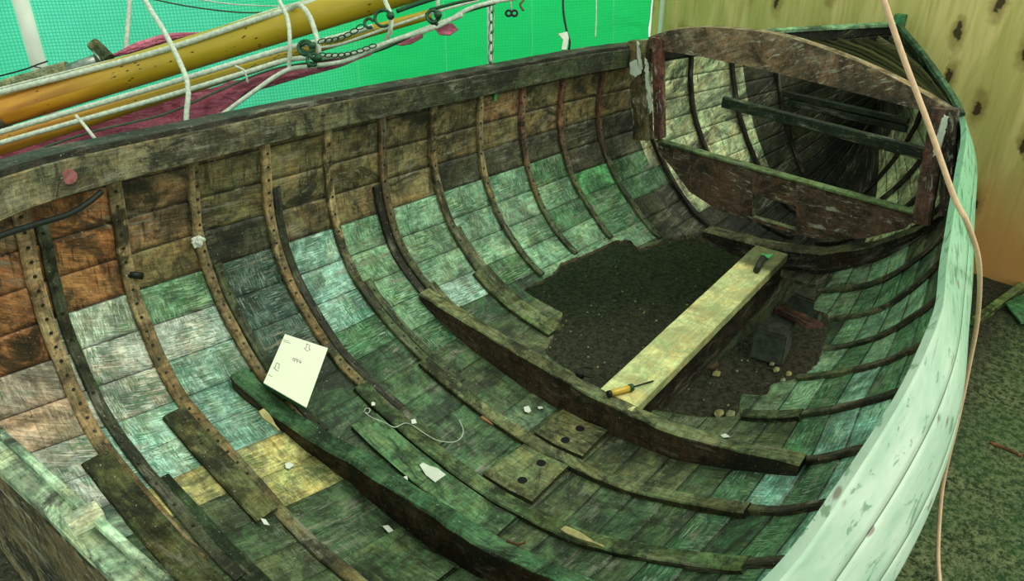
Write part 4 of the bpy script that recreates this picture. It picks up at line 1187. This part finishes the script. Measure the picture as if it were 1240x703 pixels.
# hanging hooks right of the spars
t = thing('hanging_pulley', 'small black pulley hanging on a cord against the tarpaulin', 'pulley', tuple(P(619, 16, 4.1)))
for dx_ in (-3, 4):
    mb = MB(); tube(mb, ringpts(P(619+dx_, 16, 4.1), .014, 12), .006, 6); mb.build('sheave', M_THIN, t, origin=P(619+dx_, 16, 4.1))
mb = MB(); tube(mb, [P(619, 12, 4.1), P(617, -10, 4.1)], .004, 6); mb.build('cord', M_ROPE, t, origin=P(619, 12, 4.1))
rope_obj('hook', [P(640, -12, 4.1), P(634, 0, 4.1), P(630, 6, 4.1), P(634, 13, 4.1)], .006, 'small brown hook dangling right of the black pulley', cat='hook', mat=simple('brown_hook', srgb((110, 96, 64)), .7), twist=False)
# cable with pale tag hanging by the rim
t = thing('hanging_cable', 'black cable with a pale plastic clip hanging over the port rim', 'cable', tuple(P(686, 30, 3.9)))
mb = MB(); tube(mb, smooth_pts([P(683, -20, 3.9), P(682, 10, 3.9), P(686, 36, 3.9), P(690, 50, 3.9), P(689, 60, 3.9)], 5), .0055, 7); mb.build('cable', M_THIN, t, origin=P(683, 0, 3.9))
mb = MB(); prism(mb, [P(a, b, 3.86) for a, b in [(676,41),(687,38),(689,46),(686,60),(680,60),(682,48)]], 0, CF*.015); mb.build('clip', M_FLAKE, t, origin=P(680, 45, 3.86))
rope_obj('thin_strip', [P(722, -20, 4.3), P(722, 20, 4.3), P(721, 46, 4.3)], .0035, 'thin pale string hanging against the green tarpaulin right of the cable', twist=False)

# ------------------------------------------------------------------ foreground rope over the starboard side
rp = [at_d(1056, -45, 2.1), at_d(1070, 0, 2.12), at_d(1095, 73, 2.16), at_d(1124, 150, 2.2), at_d(1155, 238, 2.24), at_d(1172, 272, 2.26), at_z(1186, 322, 1.0), at_z(1184, 385, .75),
      at_z(1174, 440, .55), at_z(1160, 507, .32), at_z(1147, 560, .12), at_z(1140, 600, -.02), at_z(1136, 664, -.2), at_z(1138, 703, -.27), at_z(1142, 740, -.28)]
rope_obj('peach_rope', rp, .0078, 'peach coloured rope draped over the starboard side of the boat', mat=M_ROPEO, twist=False)

# timber and shard by the wall, twig on the ground
mb = MB(); sweep(mb, resample([at_z(1180, 388, GROUND+.03), at_z(1262, 328, GROUND+.03)], .04), V((0, 0, 1)), rect(.045, .045, .1, -.03), srgb((108, 126, 72))+(.1,), True, .002)
o = mb.build('fallen_batten', M_TIMBER, None, origin=at_z(1180, 388, GROUND)); tag(o, 'pale green timber batten lying on the ground at the plywood wall', 'batten')
mb = MB(); prism(mb, [at_z(a, b, GROUND+.03) for a, b in [(1217,368),(1250,352),(1262,392),(1236,392)]], 0, (0, 0, .012), srgb((70, 130, 84))+(.4,))
o = mb.build('board_scrap', M_WOOD, None, origin=at_z(1217, 368, GROUND)); tag(o, 'green painted board scrap on the ground behind the fallen batten', 'board')
mb = MB(); tube(mb, smooth_pts([at_z(1198, 535, GROUND+.035), at_z(1215, 542, GROUND+.03), at_z(1238, 552, GROUND+.035)], 4), .008, 6, col=srgb((128, 84, 58))+(0,))
o = mb.build('twig', M_TIMBER, None, origin=at_z(1215, 542, GROUND)); tag(o, 'reddish brown twig lying on mossy ground at right', 'twig')

# details on the port side
q = at_x(87, 217, -1.02); q.y = hp(1, q.x, 1).y-.045
c = V((q.x, hp(1, q.x, 1).y-.046, hp(1, q.x, 1).z-.048))
mb = MB(); tube(mb, [c+V((0, .004, 0)), c+V((0, -.004, 0))], .020, 14); mb.build('wooden_plug', simple('pinkish_plug', srgb((168, 104, 100)), .7, nscale=60, amt=.5), inw, origin=c)
c = c+V((-.16, .005, .0))
mb = MB(); prism(mb, [c+V((-.02, -.006, -.018)), c+V((.02, -.006, -.018)), c+V((.02, -.006, .016)), c+V((-.02, -.006, .016))], 0, (0, -.004, 0)); mb.build('metal_plate', M_DSTEEL, inw, origin=c)
hs = []
for x_, dz_ in ((-1.40, -.13), (-1.25, -.135), (-1.15, -.145), (-1.05, -.150), (-.98, -.135), (-.93, -.115)):
    p = hp(1, x_, 1.0); hs.append(V((x_, p.y-.035, p.z+dz_)))
rope_obj('black_hose', hs, .008, 'thin black hose hanging under the port inwale at far left', cat='hose', mat=M_THIN, twist=False)
def on_side(px, py, lift=.02):
    r = ray(px, py)
    for k_ in range(400, 2600):
        p = CAM+r*(k_*.002)
        if p.y > .3 and -1.45 < p.x < 1.9 and p.y > abs(hp(1, p.x, t_of(1, p.x, z=p.z)).y): 
            t = t_of(1, p.x, z=p.z); return p, hn(1, p.x, t)
    return CAM+r*3, V((0, -1, 0))
p, n_ = on_side(233, 290)
mb = MB(); blob(mb, p+n_*.026, (.022, .012, .020), 3, 7, amp=.6); o = mb.build('bird_dropping', M_FLAKE, None, origin=p); tag(o, 'white splash stuck on the third frame of the port side', 'splash')
p, n_ = on_side(156, 331)
mb = MB(); tube(mb, [p+n_*.018+V((-.012, 0, .008)), p+n_*.030+V((.018, 0, -.010))], .012, 8); mb.build('bolt', M_DSTEEL, boat, origin=p)

# ------------------------------------------------------------------ loose things in and under the boat
# paper pad
def on_h(px, py, up=0.0, z0=.4):
    z = z0
    for _ in range(20):
        p = at_z(px, py, z); z = .6*z+.4*(hz(max(min(p.x, 3.3), -1.49), p.y)+up)
    return at_z(px, py, z)
pp = [at_z(345, 405, .600), at_z(397, 422, .555), at_z(371, 494, .500), at_z(319, 464, .545)]
nn = ((pp[1]-pp[0]).cross(pp[3]-pp[0])).normalized()
if nn.z < 0: nn = -nn
pad = thing('note_pad', 'white paper pad with pencilled arrows propped on the port frames', 'paper', tuple(pp[3]))
mb = MB(); prism(mb, pp, 0, nn*.004); M_PAPER = simple('white_paper', srgb((236, 240, 214)), .7, nscale=6, amt=.05)
mb.build('sheet', M_PAPER, pad, origin=pp[3])
mb = MB(); prism(mb, [p-nn*.017 for p in pp], 0, nn*.0165); M_PADB = simple('green_card_back', srgb((34, 96, 70)), .6)
mb.build('backing', M_PADB, pad, origin=pp[3])
def onp(px, py):
    r = ray(px, py); p0 = pp[0]+nn*.0045; return CAM+r*((p0-CAM).dot(nn)/r.dot(nn))
M_PENCIL = simple('pencil_line', srgb((104, 112, 96)), .8)
def strokes(name, lines, r=.0009):
    mb = MB()
    for ln in lines: tube(mb, [onp(*p) for p in ln], r, 5)
    o = mb.build(name, M_PENCIL, pad, origin=onp(*lines[0][0])); return o
strokes('pencil_arrow', [[(371.5,416),(371,421),(368.5,421),(372,425),(376,423),(374.3,422),(375.2,417.5),(371.5,416)]])
strokes('pencil_arrow', [[(335,439),(333,445),(331.5,444.5),(334,447.5),(337,449)], [(335,439),(338.5,440.5),(337,446.5)]])
# the pencilled number, read from the opposite side
strokes('pencil_number', [[(355,433),(357.5,433.8),(356.8,436),(354.5,435.3),(355,433)], [(357.3,434),(356,438)], [(358.8,434.2),(361,435),(360.3,437),(358.2,436.3),(358.8,434.2)], [(360.8,435.3),(359.6,439)], [(363.5,435.5),(361.5,437.8),(364.8,438.6)], [(364.6,436.5),(363.4,440)]])
strokes('pencil_note', [[(343,411),(350,413)], [(343,413),(352,415.5)], [(351,471),(361,474)], [(353,474),(358,476)], [(325,453),(330,456)], [(372,485),(374,480)]], .0006)

# screwdriver on the near end of the keel plank
zt = .338
sd0 = at_z(736, 477, zt+.016); sd1 = at_z(766, 468.5, zt+.012); sd2 = at_z(791, 461, zt+.006)
scd = thing('screwdriver', 'yellow handled screwdriver lying on the pale keel plank', 'screwdriver', tuple(sd0))
M_YEL = simple('yellow_handle', srgb((214, 178, 70)), .35, nscale=30, amt=.15); M_GRNH = simple('green_ferrule', srgb((30, 92, 60)), .5)
mb = MB(); mid = sd0.lerp(sd1, .12); tube(mb, [mid, sd0.lerp(sd1, .3), sd0.lerp(sd1, .6), sd0.lerp(sd1, .86)], .0125, 8); mb.build('handle', M_YEL, scd, origin=mid)
mb = MB(); tube(mb, [sd0, mid], .0130, 8); mb.build('handle_end', M_THIN, scd, origin=sd0)
mb = MB(); tube(mb, [sd0.lerp(sd1, .86), sd1], .0145, 10); mb.build('ferrule', M_GRNH, scd, origin=sd1)
mb = MB(); tube(mb, [sd1, sd2], .0035, 7); mb.build('shaft', M_DSTEEL, scd, origin=sd1)
# spool and leaf on the far end of the plank
zt2 = .338
mb = MB(); tube(mb, [at_z(916, 327, zt2+.014), at_z(924, 312, zt2+.014)], .016, 10); o = mb.build('dark_peg', simple('dark_peg_wood', srgb((48, 56, 40)), .7), None, origin=at_z(920, 320, zt2))
tag(o, 'dark green peg lying on the far end of the keel plank', 'peg')
mb = MB(); prism(mb, [at_z(a, b, zt2+.012) for a, b in [(921,307),(928,309),(936,308),(931,313),(924,311)]], 0, (0, 0, .004)); M_LEAF = simple('fresh_leaf', srgb((86, 190, 110)), .6)
o = mb.build('leaf', M_LEAF, None, origin=at_z(928, 310, zt2)); tag(o, 'bright green leaf beside the dark peg on the keel plank', 'leaf')
q = at_x(596, 118, 1.02)
mb = MB(); prism(mb, [at_x(a, b, .99)+V((0, -.012, 0)) for a, b in [(593,116),(597,111),(600,113),(600,119),(596,122),(593,121)]], 0, (0, .003, 0))
# leaf on the port planks
def leaf_on_hull(px, py, label):
    best = None
    for t in np.linspace(.4, 1, 200):
        for x in np.linspace(.8, 1.2, 60):
            p = hp(1, x, t); d = (p-CAM); zc = d.dot(CF); e = abs(620+FP*d.dot(CR)/zc-px)+abs(351.5-FP*d.dot(CU)/zc-py)
            if best is None or e < best[0]: best = (e, x, t)
    _, x, t = best; n_ = hn(1, x, t); c = hp(1, x, t)+n_*.010; a = V((1, 0, 0)); b = n_.cross(a)
    mb = MB(); prism(mb, [c+a*u+b*v for u, v in [(-.004, -.02), (.010, -.012), (.014, .008), (.004, .02), (-.008, .01)]], 0, n_*.003)
    o = mb.build('leaf', M_LEAF, None, origin=c); tag(o, label, 'leaf')
leaf_on_hull(597, 117, 'bright green leaf stuck high on the port planks near the rim')

# scraps of paper and paint flakes on the bottom boards
def flake(px, label, up=.010, cat='paper scrap', name='paper_scrap', mat=M_FLAKE, th=.002, z0=.3):
    pts = [on_h(a, b, up, z0) for a, b in px]; mb = MB(); prism(mb, pts, 0, (0, 0, th), jitter=.0015)
    o = mb.build(name, mat, None, origin=pts[0]); return tag(o, label, cat)
flake([(508,563),(512,560),(520,564),(530,567),(540,575),(527,584),(516,575)], 'crumpled pale paper scrap on the green bottom planks', .022)
flake([(634,493),(640,491),(643,497),(640,500),(635,498)], 'white paint flake between floor timber and bottom pad', .010, 'paint flake', 'paint_flake')
flake([(651,492),(656,492),(658,494),(652,495)], 'thin white sliver right of the paint flake near the thick timber', .010, 'paint flake', 'paint_flake')
flake([(463,637),(470,636),(477,643),(470,645)], 'white paint flake in front of the aft green floor timber', .010, 'paint flake', 'paint_flake')
flake([(498,508),(503,507),(505,512),(499,513)], 'white flake beside the wire loop on the frame strip', .04, 'paint flake', 'paint_flake')
flake([(450,487),(455,486),(454,491),(450,491)], 'tiny white flake at the left end of the wire loop', .02, 'paint flake', 'paint_flake')
flake([(345,562),(350,560),(356,563),(350,568),(346,567)], 'white flake on the yellowish port planks', .010, 'paint flake', 'paint_flake', z0=.4)
flake([(316,628),(322,629),(327,636),(320,635)], 'white flake at the foot of the second frame board', .03, 'paint flake', 'paint_flake', z0=.4)
flake([(489,577),(493,576),(494,581),(490,583)], 'tiny white flake left of the crumpled paper scrap', .022, 'paint flake', 'paint_flake')
flake([(709,657),(713,655),(714,662),(710,662)], 'small white flake beside the wood splinter', .010, 'paint flake', 'paint_flake')
flake([(872,527),(878,525),(884,529),(876,530)], 'white flake on the starboard end of the thick floor timber', .10, 'paint flake', 'paint_flake')
M_SPL = simple('pale_splinter', srgb((186, 176, 118)), .85)
def splinter(a, b, w, label, up=.02, mat=M_SPL, name='wood_splinter', z0=.3):
    A = on_h(*a, up, z0); B = on_h(*b, up, z0); mb = MB()
    sweep(mb, resample([A, B], .02), V((0, 0, 1)), rect(w, .006, .2), (.3, .25, .1, 0), True, .002, scale=lambda t: (.4+1.2*math.sin(math.pi*min(1, t+.25)), 1))
    o = mb.build(name, mat, None, origin=A); return tag(o, label, 'wood splinter')
splinter((682, 640), (731, 663), .018, 'long pale wood splinter on the bottom near the starboard side', .035)
splinter((316, 497), (338, 522), .016, 'pale broken wood chip on the end of the aft green timber', .05, z0=.5)
splinter((583, 505), (597, 515), .010, 'small reddish wood sliver beside the flat cross strip', .03, mat=simple('reddish_sliver', srgb((150, 104, 70)), .8))
# bent nail
nl = [on_h(613, 655, .012), on_h(627, 659, .012), on_h(635, 657, .016), on_h(636, 654, .02)]
mb = MB(); tube(mb, nl, .0035, 6); o = mb.build('bent_nail', simple('rusty_nail', srgb((112, 74, 48)), .8, .3), None, origin=nl[0]); tag(o, 'rusty bent nail on the bottom beside the centre board', 'nail')
# wire loop
wl = [on_h(a, b, .03) for a, b in [(441,498),(443,494),(448,495),(446,500),(442,499),(450,505),(465,511),(478,517),(490,512),(500,515),(515,525),(530,533),(548,535),(558,530),(561,520),(556,508)]]
mb = MB(); tube(mb, smooth_pts(wl, 4), .0016, 5); o = mb.build('wire_loop', M_ROPE, None, origin=wl[0]); tag(o, 'thin pale bent wire curling across the bottom planks', 'wire')
# ring bolt
c = on_h(702, 452, .045); t = thing('ring_bolt', 'iron bolt with bent washer at the broken edge of the bottom', 'bolt', tuple(c))
mb = MB(); tube(mb, [c-V((0, 0, .02)), c+V((0, 0, .012))], .018, 6); mb.build('nut', M_DSTEEL, t, origin=c)
mb = MB(); tube(mb, [c+V((.03+.03*math.cos(a/10*4.2), .0+.04*math.sin(a/10*4.2)-.02, .0)) for a in range(11)], .004, 6); mb.build('washer', M_DSTEEL, t, origin=c)

# concrete block on the ground under the hole
cb = at_z(929, 432, GROUND); 
def block(c, dx, dy, dz, rot, mat, name, label, cat):
    mb = MB(); R = Matrix.Rotation(rot, 3, 'Z'); n = 5
    bm = bmesh.new(); bmesh.ops.create_cube(bm, size=1); bmesh.ops.bevel(bm, geom=bm.edges[:], offset=.06, segments=2, affect='EDGES')
    bmesh.ops.subdivide_edges(bm, edges=bm.edges[:], cuts=2, use_grid_fill=True)
    for v_ in bm.verts: mb.v.append(jit(V(c)+R @ V((v_.co.x*dx, v_.co.y*dy, (v_.co.z+.5)*dz)), .006, 12))
    for f in bm.faces: mb.face([v_.index for v_ in f.verts], [(v_.co.x*dx, v_.co.y*dy+v_.co.z*dz) for v_ in f.verts], srgb((76, 82, 62))+(0,))
    bm.free(); o = mb.build(name, mat, None, origin=c); return tag(o, label, cat)
cbk = at_z(932, 428, GROUND+.0)
block(cbk, .20, .17, .19, .15, M_CONC, 'concrete_block', 'mossy grey concrete block on the dirt under the hull hole', 'block')
# maroon plank lying in the hole
a = at_z(915, 363, GROUND+.16); b = at_z(985, 397, GROUND+.20)
mb = MB(); sweep(mb, resample([a, b], .04), V((.35, 0, 1)), rect(.13, .03, .1), srgb((88, 56, 46))+(.1,), True, .004)
o = mb.build('loose_plank', M_WOOD, None, origin=a); tag(o, 'dark maroon loose plank lying in the hole behind the concrete block', 'plank')
a = at_z(940, 352, GROUND+.05); b = at_z(1010, 372, GROUND+.05)
mb = MB(); sweep(mb, resample([a, b], .04), V((0, 0, 1)), rect(.22, .04, .1), srgb((66, 62, 46))+(.1,), True, .004)
o = mb.build('loose_plank', M_WOOD, None, origin=a); tag(o, 'grey brown loose board under the starboard planks behind the maroon plank', 'plank')
# support props
for (x, y, h_) in ((-.9, 0, .28), (2.35, 0, .16)):
    block(V((x, y, GROUND)), .2, .35, h_, .0, M_CONC, 'keel_block', 'low block carrying the keel under the %s of the boat' % ('stern' if x < 0 else 'bow'), 'block')
# rubble, chips and pebbles on the dirt in the hole
M_STONE = simple('pale_stone', srgb((150, 150, 112)), .9, nscale=30); M_CHIP = simple('pale_wood_chip', srgb((166, 158, 104)), .9); M_BRK = simple('brown_chip', srgb((104, 78, 52)), .9)
rr = random.Random(11); k = 0
spots = [(862,440,.05,M_BRK),(868,452,.025,M_CHIP),(871,500,.03,M_CHIP),(884,501,.03,M_STONE),(940,447,.022,M_CHIP),(955,452,.02,M_CHIP),(935,440,.018,M_STONE),(948,460,.018,M_STONE),(905,400,.04,M_BRK)]
for (px, py, r, mm) in spots:
    c = at_z(px, py, GROUND+.015); mb = MB(); blob(mb, c, (r, r*.7, r*.5), k, 5); k += 1
    o = mb.build('rubble_piece', mm, None, origin=c)
    tag(o, 'small broken lump of wood or stone on the dirt inside the hull hole', 'rubble', 'rubble on the dirt in the hull hole')
hx = [p[0] for p in HOLE]; hy = [p[1] for p in HOLE]; n = 0
while n < 130:
    px = rr.uniform(640, 1000); py = rr.uniform(285, 500); c = at_z(px, py, GROUND+.006)
    q = on_hull(px, py)
    if not in_poly(q.x, q.y, HOLE): continue
    r = rr.uniform(.003, .0085); mb = MB(); blob(mb, c, (r, r*.8, r*.6), n, 4)
    o = mb.build('pebble', rr.choice((M_STONE, M_CHIP, M_STONE, M_BRK)), None, origin=c)
    tag(o, 'tiny pale pebble or chip scattered on the dirt inside the hull hole', 'pebble', 'pebbles on the dirt in the hull hole'); n += 1

# ------------------------------------------------------------------ light
w = bpy.data.worlds.new('sky'); SC.world = w; w.use_nodes = True
bg = w.node_tree.nodes['Background']; bg.inputs[0].default_value = (.86, 1.0, .84, 1); bg.inputs[1].default_value = 1.1
def area(name, loc, target, size, power, color):
    l = bpy.data.lights.new(name, 'AREA'); l.energy = power; l.size = size; l.color = color
    o = bpy.data.objects.new(name, l); COL.objects.link(o); o.location = loc
    o.rotation_euler = (V(target)-V(loc)).to_track_quat('-Z', 'Y').to_euler(); return o
sun = bpy.data.lights.new('overcast_sun', 'SUN'); sun.energy = 1.7; sun.angle = math.radians(40); sun.color = (1, .98, .88)
so = bpy.data.objects.new('overcast_sun', sun); COL.objects.link(so); so.rotation_euler = V((-.30, .55, -.78)).to_track_quat('-Z', 'Y').to_euler()

# ------------------------------------------------------------------ camera
cam = bpy.data.cameras.new('camera'); co = bpy.data.objects.new('camera', cam); COL.objects.link(co)
cam.sensor_width = 36; cam.lens = FP/1240*36; cam.clip_start = .05
M3 = Matrix((CR, CU, -CF)).transposed()
co.matrix_world = Matrix.Translation(CAM) @ M3.to_4x4()
SC.camera = co
vs = SC.view_settings; vs.view_transform = 'Standard'; vs.look = 'None'; vs.exposure = 0.0; vs.gamma = 1; vs.use_curve_mapping = False
